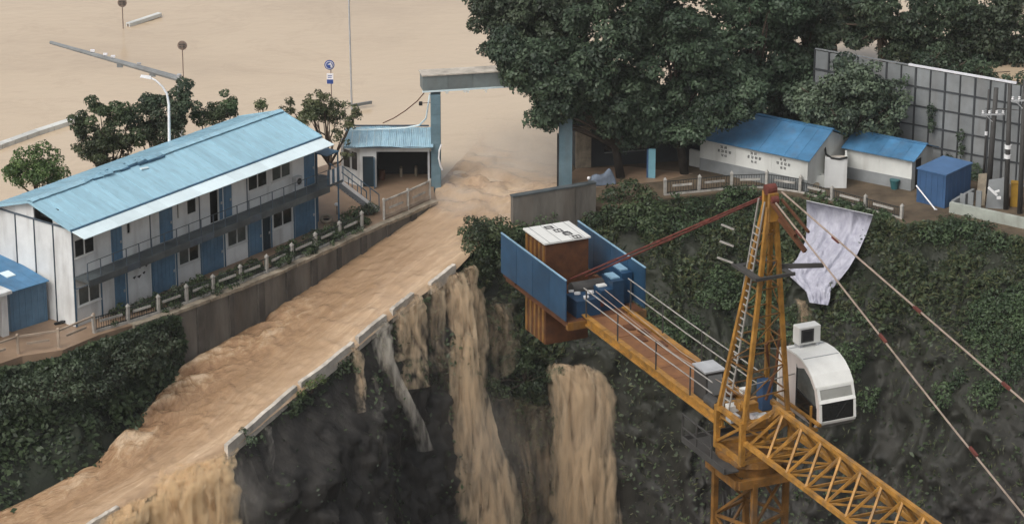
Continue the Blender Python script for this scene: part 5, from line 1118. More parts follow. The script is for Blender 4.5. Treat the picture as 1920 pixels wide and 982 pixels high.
# parapet at the right edge
pa, pb2 = P(1779, 400, .0), P(1990, 446, .0); Lp, ap = along(pa, pb2)
t = thing('parapet', 'low pale green white parapet wall at the right picture edge', 'wall', pa, ap)
M['palegreen'] = mat('pale_green_wall', (.40, .43, .38), .85, .15, .8, grime=.3)
for i in range(4): MB().box((Lp*i/4+.004, 0, -.4), (Lp*(i+1)/4-.004, .25, .72)).build('wall_block', M['palegreen'], t)
MB().box((0, .26, 0), (.2, 3.0, .8)).build('return_wall', M['hoard'], t)
for i in range(3): MB().box((.25+i*.42, .9+.25*i, 0), (.62+i*.42, .98+.25*i, 1.1+.12*i)).build('panel', M['hoard'], t)
t = thing('leaning_board', 'tall pale board standing on edge behind the right parapet', 'board', P(1838, 384, .05), -.3); b = MB(); b.hexa([(-.28, -.1, 0), (.28, -.1, 0), (.28, .05, 0), (-.28, .05, 0), (-.22, .1, 1.95), (.3, .12, 2.05), (.3, .2, 2.05), (-.22, .2, 1.95)]); b.build('sheet', M['coping'], t); MB().box((-.24, .2, .3), (.26, .26, .42)).build('batten', M['hoard'], t)
t = thing('leaning_board', 'wide grey sheet leaning beside the tall pale board', 'board', P(1866, 390, .05), -.2); b = MB(); b.hexa([(-.6, -.1, 0), (.6, -.1, 0), (.6, 0, 0), (-.6, 0, 0), (-.5, .3, 1.7), (.45, .3, 1.9), (.45, .38, 1.9), (-.5, .38, 1.7)]); b.build('sheet', M['hoard'], t); MB().box((-.5, .1, .1), (.5, .16, .22)).build('batten', M['hoardframe'], t)
t = thing('yellow_box', 'yellow metal box between the two dark utility poles and the frame edge', 'box', P(1903, 388, .05), -.2); MB().box((-.3, 0, 0), (.4, .5, 1.5)).build('body', M['yellow'], t); MB().box((-.34, -.04, 1.502), (.44, .54, 1.56)).build('lid', M['yellow'], t); MB().box((-.5, .1, 0), (-.32, .4, .5)).build('base', M['rust'], t)
def upole(label, bx, by, tx, ty, r, cross=None, boxes=()):
    t = thing('utility_pole', label, 'utility pole', P(bx, by, .05), 0, 'utility poles by the hoarding'); o = np.array(t.location); z = atY(tx, ty, o[1])[2]; e = atY(tx, ty, o[1])-o
    b = MB(); b.tube([(0, 0, -.1), tuple(e*.5), tuple(e)], [r, r*.9, r*.75], 10); b.build('shaft', M['polegrey'], t, True)
    if cross:
        c = atY(*cross, o[1])-o; b = MB(); b.bar((c[0]-.75, c[1]-.15, c[2]), (c[0]+.7, c[1]-.15, c[2]+.03), .09); a_ = b.build('crossarm', M['greymetal'], t)
        for k_ in (-.65, -.25, .2, .6):
            b = MB(); b.tube([(c[0]+k_, c[1]-.15, c[2]+.05), (c[0]+k_, c[1]-.15, c[2]+.12), (c[0]+k_, c[1]-.15, c[2]+.2), (c[0]+k_, c[1]-.15, c[2]+.27)], [.04, .09, .06, .08], 8); b.build('insulator', M['whitepaint'], a_)
        b = MB(); b.bar((c[0]-.5, c[1]-.15, c[2]), (c[0], c[1]-.1, c[2]-.5), .05); b.build('brace', M['greymetal'], t)
    for (x, y) in boxes:
        c = atY(x, y, o[1])-o; b = MB(); b.tube([(c[0], c[1]-.02, c[2]-.12), (c[0], c[1]-.02, c[2]+.12)], r*1.25, 10); b.build('band', M['whitepaint'], t)
    return t
upole('thick dark utility pole with white insulators on its crossarm', 1853, 362, 1868, 165, .19, (1862, 214))
upole('thin dark pole just left of the pole with the crossarm', 1843, 350, 1854, 168, .075, None, ((1849, 250),))
u2 = upole('dark utility pole with two white bands halfway up', 1886, 392, 1894, 158, .17, None, ((1890, 275), (1889, 293)))
u3 = upole('dark pole cut by the right picture edge', 1912, 400, 1922, 150, .17, (1918, 188))
o = np.array(u2.location); c = atY(1862, 360, o[1])-o
b = MB(); b.bar((c[0]-.35, c[1]-.3, c[2]+.4), (c[0]+.2, c[1]-.3, c[2]-.1), .14); b.bar((c[0]-.05, c[1]-.3, c[2]+.05), (c[0]+.35, c[1]-.3, c[2]+.2), .1); b.box((c[0]+.2, c[1]-.4, c[2]-.35), (c[0]+.45, c[1]-.2, c[2]-.2)); b.build('lamp_fitting', M['whitepaint'], u2)
wr = thing('overhead_wires', 'thin dark wires strung between the utility poles and beyond', 'wires', atY(1862, 212, P(1853, 362)[1]))
o = np.array(wr.location)
for k_ in range(4):
    a_ = np.array([-.5+.35*k_, 0, .3]); e = np.array([14.0, -1.2, 1.4-.2*k_]); b = MB(); b.tube([a_+(e-a_)*f-np.array([0, 0, .9*f*(1-f)*2]) for f in np.linspace(0, 1, 8)], .018, 5); b.build('wire', M['polegrey'], wr)
# hoarding seen from behind
ha = P(1522, 276, 0); hbq = P(1885, 345, 0); hbq2 = ha+(hbq-ha)*1.35; Lh, ah = along(ha, hbq2)
t = thing('hoarding', 'tall grey hoarding wall of framed panels behind the yard', 'hoarding', ha, ah)
HHt = atY(1700, 124, (ha+(hbq-ha)*.49)[1])[2]; ncol = int(round(Lh/1.02)); nrow = 5; zs = [0]+[HHt-1.28*k_ for k_ in range(nrow-1, -1, -1)]
srcs = {}
for i in range(ncol):
    x0, x1 = Lh*i/ncol, Lh*(i+1)/ncol
    for j in range(nrow):
        b = MB(); pr_ = rng.uniform(0, .03); b.box((x0+.05, pr_, zs[j]+.05), (x1-.05, pr_+.04, zs[j+1]-.05)); b.build('panel', M['hoard'], t)
for i in range(ncol+1):
    x = Lh*i/ncol; b = MB(); w_ = .11 if i % 2 else .07; b.box((x-w_/2, -.06, 0), (x+w_/2, .06, HHt+.02)); b.build('upright', M['hoardframe'], t)
for j in range(1, nrow):
    z = zs[j]; b = MB(); b.box((0, -.045, z-.045), (Lh, .05, z+.045)); b.build('cross_rail', M['hoardframe'], t)
MB().box((0, -.02, HHt+.025), (Lh*.36, .1, HHt+.1)).build('top_edge', M['hoard'], t); tag(MB().box((Lh*.36, -.04, HHt+.025), (Lh*.76, .12, HHt+.14)).build('top_edge', M['signwhite'], t), 'bright white top edge')
# creepers on the hoarding
for i, (x, y, r) in enumerate([(1748, 205, .45), (1749, 230, .35), (1803, 250, .4), (1804, 275, .35), (1700, 300, .6), (1780, 300, .6), (1830, 320, .7), (1815, 345, .6), (1700, 145, .35)]):
    s_ = (x-1522)/363*np.linalg.norm((hbq-ha)[:2]); Yh = (ha+(hbq-ha)*(x-1522)/363)[1]; c = atY(x, y, Yh)+np.array([-.1, -.3, 0])
    pts, nr, cl = clump_points([c, c+[0, 0, -.4]], [r*.8, r*.6], 600, 1.3)
    leaf_obj('creeper', pts-np.array(t.location), nr, .2, cl, M['leafdark'], None)
    o_ = bpy.data.objects[-1] if False else None
for o_ in list(COL.objects):
    if o_.name.startswith('creeper') and o_.parent is None: o_.parent = t; o_.rotation_euler = (0, 0, -ah)
# dark building under the trees
da, dbb = P(1080, 316, .05), P(1312, 300, .05); Ld, ad = along(da, dbb)
t = thing('dark_building', 'dim dark walled building half hidden under the big trees', 'building', da, ad)
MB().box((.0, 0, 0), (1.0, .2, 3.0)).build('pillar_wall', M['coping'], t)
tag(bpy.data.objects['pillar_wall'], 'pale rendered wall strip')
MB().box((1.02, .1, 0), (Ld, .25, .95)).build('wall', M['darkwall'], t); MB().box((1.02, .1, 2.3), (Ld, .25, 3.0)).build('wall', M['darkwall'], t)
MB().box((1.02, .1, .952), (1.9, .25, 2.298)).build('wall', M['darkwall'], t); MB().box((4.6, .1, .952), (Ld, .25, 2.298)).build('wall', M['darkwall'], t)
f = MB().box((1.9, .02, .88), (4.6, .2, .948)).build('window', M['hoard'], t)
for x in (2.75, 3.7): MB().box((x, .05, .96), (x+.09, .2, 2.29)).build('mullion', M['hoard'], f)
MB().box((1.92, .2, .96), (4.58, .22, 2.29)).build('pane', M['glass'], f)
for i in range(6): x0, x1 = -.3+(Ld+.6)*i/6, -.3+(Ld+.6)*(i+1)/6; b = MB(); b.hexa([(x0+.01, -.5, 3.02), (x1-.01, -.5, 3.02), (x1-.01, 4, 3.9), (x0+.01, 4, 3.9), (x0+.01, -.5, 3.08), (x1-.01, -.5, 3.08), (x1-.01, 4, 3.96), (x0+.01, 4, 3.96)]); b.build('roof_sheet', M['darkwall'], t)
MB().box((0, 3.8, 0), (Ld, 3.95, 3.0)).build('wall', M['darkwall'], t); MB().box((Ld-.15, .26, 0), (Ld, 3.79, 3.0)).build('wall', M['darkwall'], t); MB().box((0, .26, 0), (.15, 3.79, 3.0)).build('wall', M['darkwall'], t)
t = thing('standing_sheet', 'upright light blue panel standing in front of the dim building', 'panel', P(1222, 334, .05), -.1); MB().box((-.22, 0, 0), (.22, .08, 1.95)).build('sheet', M['paleblue'], t); MB().box((-.34, .02, 0), (-.225, .3, 1.9)).build('side', M['bluebox'], t)
t = thing('covered_scooter', 'parked scooter under a grey blue cover beside the concrete wall', 'scooter', P(1128, 346, .06), .3)
b = MB(); n_ = 14; prof = [(-.8, .35), (-.6, .62), (-.35, .7), (-.1, .62), (.15, .66), (.4, .95), (.55, 1.0), (.72, .7), (.85, .4)]
V = []; m_ = 9
for x, h in prof:
    for k_ in range(m_):
        a_ = math.pi*k_/(m_-1); V.append((x, .32*math.cos(a_)*(1.1-.25*h)+rng.normal(0, .015), .05+h*math.sin(a_)**.6 if 0 < k_ < m_-1 else .05))
b.add(V, [(i*m_+k_, i*m_+k_+1, (i+1)*m_+k_+1, (i+1)*m_+k_) for i in range(len(prof)-1) for k_ in range(m_-1)]+[tuple(range(m_)), tuple((len(prof)-1)*m_+k_ for k_ in range(m_))]); b.build('cover', M['cover'], t, True)
for x in (-.6, .68): b = MB(); b.tube([(x, -.05, .2), (x, .05, .2)], .22, 14); b.build('wheel', M['dark'], t)
b = MB(); b.sphere((-.9, -.1, .55), .12); b.build('lamp', M['whitepaint'], t)
t = thing('garden_lamp', 'small white capped lamp post behind the terrace railing', 'lamp', P(632, 402, .06)); b = MB(); b.tube([(0, 0, 0), (0, 0, .6)], .03, 6); b.build('pole', M['polegrey'], t); b = MB(); b.sphere((0, 0, .66), (.17, .17, .1)); b.build('lamp_head', M['whitepaint'], t)
t = thing('old_tyre', 'pale muddy tyre lying among the shrubs at the house end', 'tyre', P(612, 416, .06)); b = MB(); b.tube([(.3*math.cos(a_), .3*math.sin(a_), .2+.12*math.sin(a_)) for a_ in np.linspace(0, 2*math.pi, 17)], .1, 8, cap=False); b.build('casing', M['coping'], t, True); b = MB(); b.tube([(0, 0, .16), (0, 0, .19)], .2, 12); b.build('core', M['dark'], t)
# ================================================================== HANGING WHITE SHEET
lt = [(1512, 377), (1513, 415), (1511, 450), (1494, 486), (1470, 508), (1494, 530), (1511, 546), (1518, 567)]
rt = [(1637, 404), (1624, 440), (1608, 475), (1592, 502), (1574, 525), (1557, 545), (1556, 560), (1553, 572)]
lt = np.array(lt, float); rt = np.array(rt, float); nr_, nc_ = 40, 40; V = np.zeros((nr_, nc_, 3))
for i in range(nr_):
    f = i/(nr_-1)*(len(lt)-1); a_ = np.array([np.interp(f, range(len(lt)), lt[:, k_]) for k_ in (0, 1)]); c = np.array([np.interp(f, range(len(rt)), rt[:, k_]) for k_ in (0, 1)])
    for j in range(nc_):
        q = a_+(c-a_)*j/(nc_-1); h_, n_ = hit(q[0], q[1])
        V[i, j] = h_ if h_ is not None else P(q[0], q[1], .3)
top = np.array([P(1512+(1637-1512)*j/(nc_-1), 377+27*j/(nc_-1), .85) for j in range(nc_)])
for it in range(30): V[1:-1, 1:-1] = (V[:-2, 1:-1]+V[2:, 1:-1]+V[1:-1, :-2]+V[1:-1, 2:])/4 if it < 8 else V[1:-1, 1:-1]
fo = fbm(np.stack([np.repeat(np.linspace(0, 4.5, nc_)[None], nr_, 0)*1.6+np.linspace(0, 2, nr_)[:, None], np.repeat(np.linspace(0, 2.2, nr_)[:, None], nc_, 1), np.zeros((nr_, nc_))], -1), 4, 5)
tow = (CAM-V); tow /= np.linalg.norm(tow, axis=-1)[..., None]
V = V+tow*(.85+.5*fo+.26*(1-2*np.abs(fbm(V*np.array([1.5, 1.5, .6]), 4, 8))))[..., None]
w_ = np.clip(1-np.arange(nr_)/6, 0, 1)[:, None, None]; V = V*(1-w_)+(top[None]+tow*(.12*fo)[..., None])*w_
ts = thing('hanging_sheet', 'large crumpled white sheet hanging from the railing down the green slope', 'sheet', V[0, 0])
grid_obj('cloth', V-V[0, 0], M['tarp'], ts)
b = MB(); b.tube([V[0, j]-V[0, 0]+np.array([0, 0, .03]) for j in range(0, nc_, 3)], .03, 5); b.build('top_cord', M['greymetal'], ts)
# ================================================================== TOWER CRANE
CO = P(1411, 768, 26.6); cu = np.array([.42, -.908]); cang = math.atan2(cu[1], cu[0])
cr = thing('tower_crane', 'yellow tower crane with white cab standing up out of the pit', 'crane', CO, cang)
def cb_(name, m, fn, par=None, **kw):
    b = MB(); fn(b); return b.build(name, M[m], par or cr, **kw)
def cbox(name, a, b_, m, par=None): return MB().box(a, b_).build(name, M[m], par or cr)
# mast (its faces turned against the jib)
def mast(b):
    w_ = .8; ca_, sa_ = math.cos(math.radians(22)), math.sin(math.radians(22)); C4 = [((x*ca_-y*sa_)*w_, (x*sa_+y*ca_)*w_) for x, y in ((1, 1), (1, -1), (-1, -1), (-1, 1))]
    z0, z1 = -61, -2.0
    for x, y in C4: b.bar((x, y, z0), (x, y, z1), .17)
    n = 40
    for i in range(n):
        a_, c = z1-(z1-z0)*i/n, z1-(z1-z0)*(i+1)/n
        for k_ in range(4):
            p, q = C4[k_], C4[(k_+1) % 4]; b.bar((*p, a_-.1), (*q, a_-.1), .09)
            if i % 2: p, q = q, p
            b.bar((*p, a_-.1), (*q, c-.1), .08)
cb_('mast', 'cranedk', mast)
def collar(b):
    for s_ in (-1, 1):
        b.bar((-1.0, s_*1.0, -2.0), (1.0, s_*1.0, -2.0), .22, .3); b.bar((s_*1.0, -1.0, -2.02), (s_*1.0, 1.0, -2.02), .22, .28)
    b.tube([(0, 0, -1.95), (0, 0, -1.55)], [.95, 1.0], 20); b.tube([(0, 0, -1.55), (0, 0, -1.35)], 1.15, 20)
cb_('slewing_ring', 'cranedk', collar)
def turret(b):
    for x in (-.75, .9):
        for y in (-.85, .9): b.bar((x, y, -1.4), (x, y, .05), .16)
    for z in (-1.3, 0):
        for y in (-.85, .9): b.bar((-.75, y, z), (.9, y, z), .15)
        for x in (-.75, .9): b.bar((x, -.85, z), (x, .9, z), .15)
    b.bar((-.75, -.85, -1.2), (.9, -.85, -.1), .09); b.bar((.9, -.85, -1.2), (.9, .9, -.1), .09); b.bar((.9, .9, -1.2), (.9, -.85, -.1), .07)
    b.box((-.7, -.8, -.36), (.85, .85, -.30))
cb_('turret', 'crane', turret)
# platform round the slewing ring
def plat(b):
    b.box((-1.75, -1.55, -1.5), (-.95, 1.2, -1.44)); b.box((-.95, -1.55, -1.502), (1.1, -1.05, -1.442)); b.bar((-1.75, -1.55, -1.4), (1.1, -1.55, -1.4), .06, .2); b.bar((-1.75, -1.55, -1.4), (-1.75, 1.2, -1.4), .06, .2)
cb_('platform', 'polegrey', plat)
def platrail(b):
    for z in (-1.0, -.55): b.bar((-1.75, -1.55, z), (.2, -1.55, z), .045)
    for x in (-1.75, -.8, .2): b.bar((x, -1.55, -1.4), (x, -1.55, -.5), .045)
cb_('platform_rail', 'polegrey', platrail)
# tower head
APX = Vector((.72, 0, 7.55)); LEGS = [(-.65, -.87, -.1), (.9, -.8, -.1), (.62, .93, -.1), (-.8, .93, -.1)]
for i, l_ in enumerate(LEGS):
    tp = APX+Vector((.12*(-1 if l_[0] < 0 else 1), .12*(-1 if l_[1] < 0 else 1), -.5))
    cb_('head_leg', 'crane', lambda b: b.bar(l_, tp, .13))
def lat(b):
    tops = [APX+Vector((.12*(-1 if l_[0] < 0 else 1), .12*(-1 if l_[1] < 0 else 1), -.5)) for l_ in LEGS]; n = 8
    for i in range(1, n):
        f0, f1 = i/n, (i+1)/n
        for k_ in range(4):
            a_, c = Vector(LEGS[k_]), Vector(LEGS[(k_+1) % 4]); p = a_.lerp(tops[k_], f0); q = c.lerp(tops[(k_+1) % 4], f0); b.bar(p, q, .04)
            if i < n-1 and k_ % 2 == i % 2: b.bar(p, c.lerp(tops[(k_+1) % 4], f1), .03)
cb_('head_lattice', 'cranedk', lat)
def rungs(b):
    for i in range(26):
        f = .05+i*.033; p = Vector((-.35, -.78, 0)).lerp(Vector((.55, -.2, 7.2)), f); b.bar(p+Vector((-.18, 0, 0)), p+Vector((.2, 0, 0)), .035)
    for s_ in (-.18, .2): b.bar((-.35+s_, -.78, 0), (.55+s_, -.2, 7.2), .04)
cb_('ladder', 'cable', rungs)
cbox('head_plate', (.5, -.16, 6.6), (.62, .16, 7.5), 'crane'); cbox('head_plate', (.85, -.16, 6.6), (.97, .16, 7.5), 'crane')
cb_('sheave', 'ties', lambda b: (b.tube([(.72, -.16, 7.58), (.72, .16, 7.58)], .17, 14), b.tube([(.95, -.12, 7.3), (.95, .12, 7.3)], .14, 12)))
def headplat(b):
    b.box((0, -.75, 4.9), (1.3, -.5, 4.94)); b.box((0, .42, 4.9), (1.3, .62, 4.94)); b.box((-.2, -.75, 4.905), (0, .62, 4.935)); b.bar((1.3, -.75, 4.93), (1.3, .62, 4.93), .08, .1); b.bar((-.2, -.76, 4.95), (1.35, -.76, 4.95), .05, .1)
    b.bar((.6, .5, 4.95), (1.2, 1.7, 5.0), .08, .14)
cb_('head_platform', 'polegrey', headplat)
for z, l_ in ((5.0, .75), (5.55, .65), (6.1, .6)): cb_('bracket_arm', 'cable', lambda b: b.bar((-.15, -.75, z), (-.15-l_*.55, -.75-l_*.45, z+.1), .05))
# counter jib
for y in (-.72, .86):
    def bm_(b, y=y): b.box((-10.7, y-.09, -.72), (-.6, y+.09, -.66)); b.box((-10.7, y-.025, -.659), (-.6, y+.025, -.431)); b.box((-10.7, y-.10, -.43), (-.6, y+.10, -.38))
    cb_('counter_jib_beam', 'crane', bm_)
for i in range(9): cb_('cross_beam', 'cranedk', lambda b: b.box((-10.4+i*1.1, -.63, -.7), (-10.28+i*1.1, .77, -.54)))
for i in range(8): cb_('deck_plate', 'deck', lambda b: b.box((-10.4+i*1.0, -.62, -.53), (-9.42+i*1.0, .76, -.50+rng.uniform(0, .015))))
for x, y in ((-9.2, .2), (-8.6, .45), (-8.1, .1), (-3.6, .0), (-7.4, .5)):
    cb_('loose_plate', 'rust', lambda b: b.hexa([(x, y-.15, -.47), (x+.4, y-.1, -.47), (x+.45, y+.12, -.47), (x+.05, y+.1, -.47), (x, y-.15, -.41), (x+.4, y-.1, -.44), (x+.45, y+.12, -.43), (x+.05, y+.1, -.38)]))
for y, zz in ((-.8, (.25, .62)), (.9, (.25, .7))):
    for z in zz: cb_('handrail', 'cable', lambda b: b.tube([(-10.5, y, z), (-6, y, z-.03), (-1.2, y, z)], .022, 6))
    for x in (-10.3, -7.9, -5.1, -2.7): cb_('rail_post', 'polegrey', lambda b: b.bar((x, y, -.4), (x, y, zz[1]), .04))
for y in (-.25, .1): cb_('hoist_rope', 'rope', lambda b: b.tube([(-10.7, y, .35), (-5, y*.8, .12), (-.4, y*.5, .35)], .014, 5))
# tail platform, side screens, ballast
cb_('tail_platform', 'rust', lambda b: (b.box((-15.7, -1.45, -.62), (-14.75, 1.45, -.5)), b.box((-13.0, -1.45, -.62), (-10.4, 1.45, -.5)), b.box((-14.75, .7, -.62), (-13.0, 1.45, -.501)), b.bar((-15.7, -1.25, -.7), (-10.4, -1.25, -.7), .2, .2), b.bar((-15.7, 1.3, -.7), (-10.4, 1.3, -.7), .2, .2)))
cb_('edge_beam', 'cranedk', lambda b: (b.box((-10.55, -1.45, -.8), (-10.36, 1.55, -.52))))
for y, s_ in ((-1.52, -1), (1.5, 1)):
    for i in range(4):
        x0 = -15.7+1.33*i; cb_('side_screen', 'panelblue', lambda b: b.box((x0+.012, y-.02, -.5+.05), (x0+1.318, y+.02, 1.0+(.0 if i != 1 else .02))))
        cb_('screen_rail', 'lightbluem', lambda b: b.box((x0+.012, y-.03, 1.022), (x0+1.318, y+.03, 1.055)))
for i in range(5):
    x0 = -14.66+i*.34; bl = MB(); bl.box((x0, -1.05, -2.35), (x0+.27, .62, 1.36)); o_ = bl.build('ballast_slab', [M['rust'], M['yellowdk'] if 'yellowdk' in M else M['rust']], cr, bevel=.012)
    cb_('slab_edge', 'cranedk', lambda b: b.box((x0+.03, -1.075, -2.3), (x0+.2, -1.052, 1.3)))
cb_('spacer', 'dark', lambda b: b.box((-14.6, -.95, -2.2), (-13.1, .5, 1.3)))
lid = cbox('ballast_cover', (-14.75, -1.12, 1.40), (-12.98, .68, 1.46), 'cabwhite')
for k_ in range(4): cbox('seam', (-14.75, -1.12+.45*k_+.2, 1.461), (-12.98, -1.12+.45*k_+.215, 1.468), 'hoard', lid)
def glyphs(b):
    for k_ in range(4):   # a row of square, box like characters across the lid
        x, y = -14.55+k_*.42, -.42+k_*.16; s_ = .30; w2 = .045; z0, z1 = 1.469, 1.474
        def seg_(x0, y0, x1, y1): b.box((x+x0*s_, y+y0*s_, z0), (x+x1*s_, y+y1*s_, z1))
        seg_(0, 0, .15, 1); seg_(.85, 0, 1, 1); seg_(.15, 0, .85, .14); seg_(.15, .86, .85, 1)
        if k_ in (1, 3): seg_(.15, .43, .85, .56)
        if k_ in (0, 2): seg_(.43, .14, .57, .86)
        if k_ == 2: seg_(-.25, .2, -.1, .9)
cb_('lettering', 'ink', glyphs, lid)
cb_('rust_strut', 'rust', lambda b: (b.bar((-12.9, .1, -.45), (-12.2, .5, .25), .14), b.bar((-12.6, -.8, -.4), (-11.6, .3, .1), .1), b.bar((-12.2, .4, .2), (-11.4, 1.3, .5), .06), b.bar((-13.0, -.9, -.1), (-12.1, .6, -.3), .12), b.bar((-12.2, .5, -.4), (-12.2, .5, .3), .16)))
wn = cbox('winch', (-11.5, -1.0, -.5), (-10.62, -.1, .1), 'machblue')
cb_('drum', 'polegrey', lambda b: b.tube([(-11.7, -.7, .12), (-11.7, .6, .12)], .26, 16), wn)
for p, s_ in (((-11.2, -.75, .15), .09), ((-11.0, -.35, .2), .1), ((-10.8, -.6, .14), .08), ((-11.35, -.9, .2), .07)): cb_('fitting', 'whitepaint', lambda b: b.bar((p[0]-s_, p[1], p[2]), (p[0]+s_, p[1]+s_, p[2]+.05), s_), wn)
for (x0, y0, x1, y1, h, s_) in ((-11.5, .05, -10.85, .5, .25, .45), (-11.75, .5, -10.9, .95, .5, .8), (-12.2, 1.02, -11.2, 1.42, .62, .8)):
    c = cbox('control_cabinet', (x0, y0, -.5), (x1, y1, h), 'machblue'); cbox('lid', (x0+.08, y0+.06, h+.002), (x0+.08+(x1-x0-.16)*s_, y1-.06, h+.05), 'lightbluem' if s_ > .5 else 'cabwhite', c)
cb_('fitting', 'ties', lambda b: b.box((-10.95, -.02, -.3), (-10.8, .12, -.1)))
# electrical cabinet and clutter near the tower
eb = cbox('cabinet', (-3.0, -.5, -.49), (-2.2, .15, .5), 'polegrey'); cbox('lid', (-3.05, -.55, .503), (-2.15, .2, .56), 'greymetal', eb); cbox('door_panel', (-2.198, -.42, -.3), (-2.18, .08, .4), 'hoard', eb)
cb_('motor', 'polegrey', lambda b: (b.tube([(-2.0, -.5, -.3), (-1.3, -.5, -.3)], .2, 12), b.tube([(-1.7, -.1, -.3), (-1.2, .2, -.3)], .14, 10)))
for (x, y, z, s_, m) in ((-.35, -.55, .05, .16, 'cabwhite'), (-.1, -.3, .2, .2, 'crane'), (.35, -.3, .35, .2, 'crane'), (.5, .1, -.1, .18, 'cabwhite'), (-1.1, .3, .2, .12, 'cabwhite'), (.1, -.75, -.1, .17, 'greymetal'), (.3, -.05, -.1, .14, 'signwhite')):
    cb_('drive_box', m, lambda b: b.box((x-s_, y-s_, z-s_*.6), (x+s_, y+s_, z+s_*.6)))
cbox('control_box', (-.75, .55, -.28), (-.35, .9, .75), 'bluebox')
cb_('cable_bundle', 'rust', lambda b: b.tube([(-.6, .9, .9), (-.3, .6, 2.0), (.0, .9, 2.6), (.2, .7, 1.4), (.3, .3, .4)], .05, 6))
# tie bars back to the tail
for y in (-.3, .3): cb_('tie_bar', 'ties', lambda b: b.tube([(.6, y*.4, 7.35), (-6, y*.7, 3.75), (-12.6, y, .15)], .034, 6))
for f in (.28, .52, .76): cb_('tie_joint', 'ties', lambda b: [b.bar((.6-13.2*f-.3, y_, 7.35-7.2*f-.16), (.6-13.2*f+.3, y_, 7.35-7.2*f+.16), .085) for y_ in (-.1-.2*f, .1+.2*f)])
# jib and its pendant bars
def jib(b):
    L = 58; T0, B0 = .55, -.62
    b.bar((1.2, .1, T0), (L, .1, T0), .14); b.bar((.95, -.78, B0), (L, -.78, B0), .14); b.bar((.95, .98, B0), (L, .98, B0), .14)
    n = 48
    for i in range(n):
        a_ = 1.2+(L-1.2)*i/n; c = 1.2+(L-1.2)*(i+1)/n; m_ = (a_+c)/2
        for y in (-.78, .98): b.bar((a_, y, B0), (m_, .1, T0), .075); b.bar((m_, .1, T0), (c, y, B0), .075)
        b.bar((a_, -.78, B0), (a_, .98, B0), .08); b.bar((a_, -.78, B0), (c, .98, B0), .055); b.bar((c, -.78, B0), (a_, .98, B0), .05)
cb_('jib', 'crane', jib)
cb_('jib_root', 'crane', lambda b: (b.bar((.9, .1, -.05), (1.6, .1, .55), .14), b.bar((.85, -.8, -.1), (.85, .95, -.1), .18, .22), b.bar((.9, -.8, -.2), (1.3, .1, .5), .1), b.bar((.9, .95, -.2), (1.3, .1, .5), .1)))
for t_, y, z in ((21.5, .0, .6), (56, .3, .6)):
    s0 = Vector((.9, y, 7.3 if t_ < 30 else 7.5)); e = Vector((t_, .1, z)); cb_('pendant_bar', 'rope', lambda b: b.tube([s0, s0.lerp(e, .5)-Vector((0, 0, .1)), e], .030, 6))
    nj = 4 if t_ < 30 else 8
    for k_ in range(nj):
        f = (.08+.24*k_) if t_ < 30 else (.06+.085*k_); p = s0.lerp(e, f); d = (e-s0).normalized(); cb_('pendant_joint', 'ties', lambda b: b.bar(p-d*.2-Vector((0, 0, .04)), p+d*.2-Vector((0, 0, .04)), .075))
cb_('pendant_link', 'rust', lambda b: (b.bar((.95, -.1, 7.25), (2.3, .0, 6.6), .09), b.bar((1.5, -.1, 6.9), (2.6, .2, 6.15), .12), b.bar((1.0, .25, 7.3), (2.6, .3, 6.75), .07)))
# cab
CX, CY, CZ = -1.62, 1.83, -.62
cabL, cabW = 2.55, 1.32
PROF = [(0, 1.78), (.25, 1.90), (.7, 1.97), (1.15, 1.98), (1.5, 1.93), (1.85, 1.80), (2.15, 1.60), (2.42, 1.30)]
FR = [(2.42, 1.30), (2.56, .92), (2.62, .82), (2.66, .25), (2.58, .10), (2.40, -.02)]
cabm = bpy.data.objects.new('cab', None)
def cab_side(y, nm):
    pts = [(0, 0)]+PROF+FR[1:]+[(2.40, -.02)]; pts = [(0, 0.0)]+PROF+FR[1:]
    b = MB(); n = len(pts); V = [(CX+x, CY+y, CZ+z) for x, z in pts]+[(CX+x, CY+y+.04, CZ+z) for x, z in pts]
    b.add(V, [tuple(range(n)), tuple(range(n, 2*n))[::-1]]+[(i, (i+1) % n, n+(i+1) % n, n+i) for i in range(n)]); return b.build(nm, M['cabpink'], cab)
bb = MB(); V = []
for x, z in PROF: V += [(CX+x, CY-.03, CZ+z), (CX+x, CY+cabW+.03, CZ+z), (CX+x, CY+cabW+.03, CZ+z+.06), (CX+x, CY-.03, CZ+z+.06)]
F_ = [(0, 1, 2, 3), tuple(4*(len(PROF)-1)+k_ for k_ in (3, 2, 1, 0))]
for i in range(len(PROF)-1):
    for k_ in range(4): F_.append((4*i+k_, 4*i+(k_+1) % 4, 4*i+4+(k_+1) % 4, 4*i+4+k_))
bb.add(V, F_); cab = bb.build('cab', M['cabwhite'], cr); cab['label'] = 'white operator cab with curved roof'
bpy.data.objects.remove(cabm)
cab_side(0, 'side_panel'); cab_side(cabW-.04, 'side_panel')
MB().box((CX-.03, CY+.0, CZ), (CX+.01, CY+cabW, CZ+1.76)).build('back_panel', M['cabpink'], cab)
MB().box((CX, CY+.04, CZ-.06), (CX+2.42, CY+cabW-.04, CZ-.02)).build('floor', M['hoard'], cab)
MB().box((CX+.0, CY-.035, CZ-.02), (CX+.09, CY-.002, CZ+1.76)).build('corner_post', M['cabwhite'], cab)
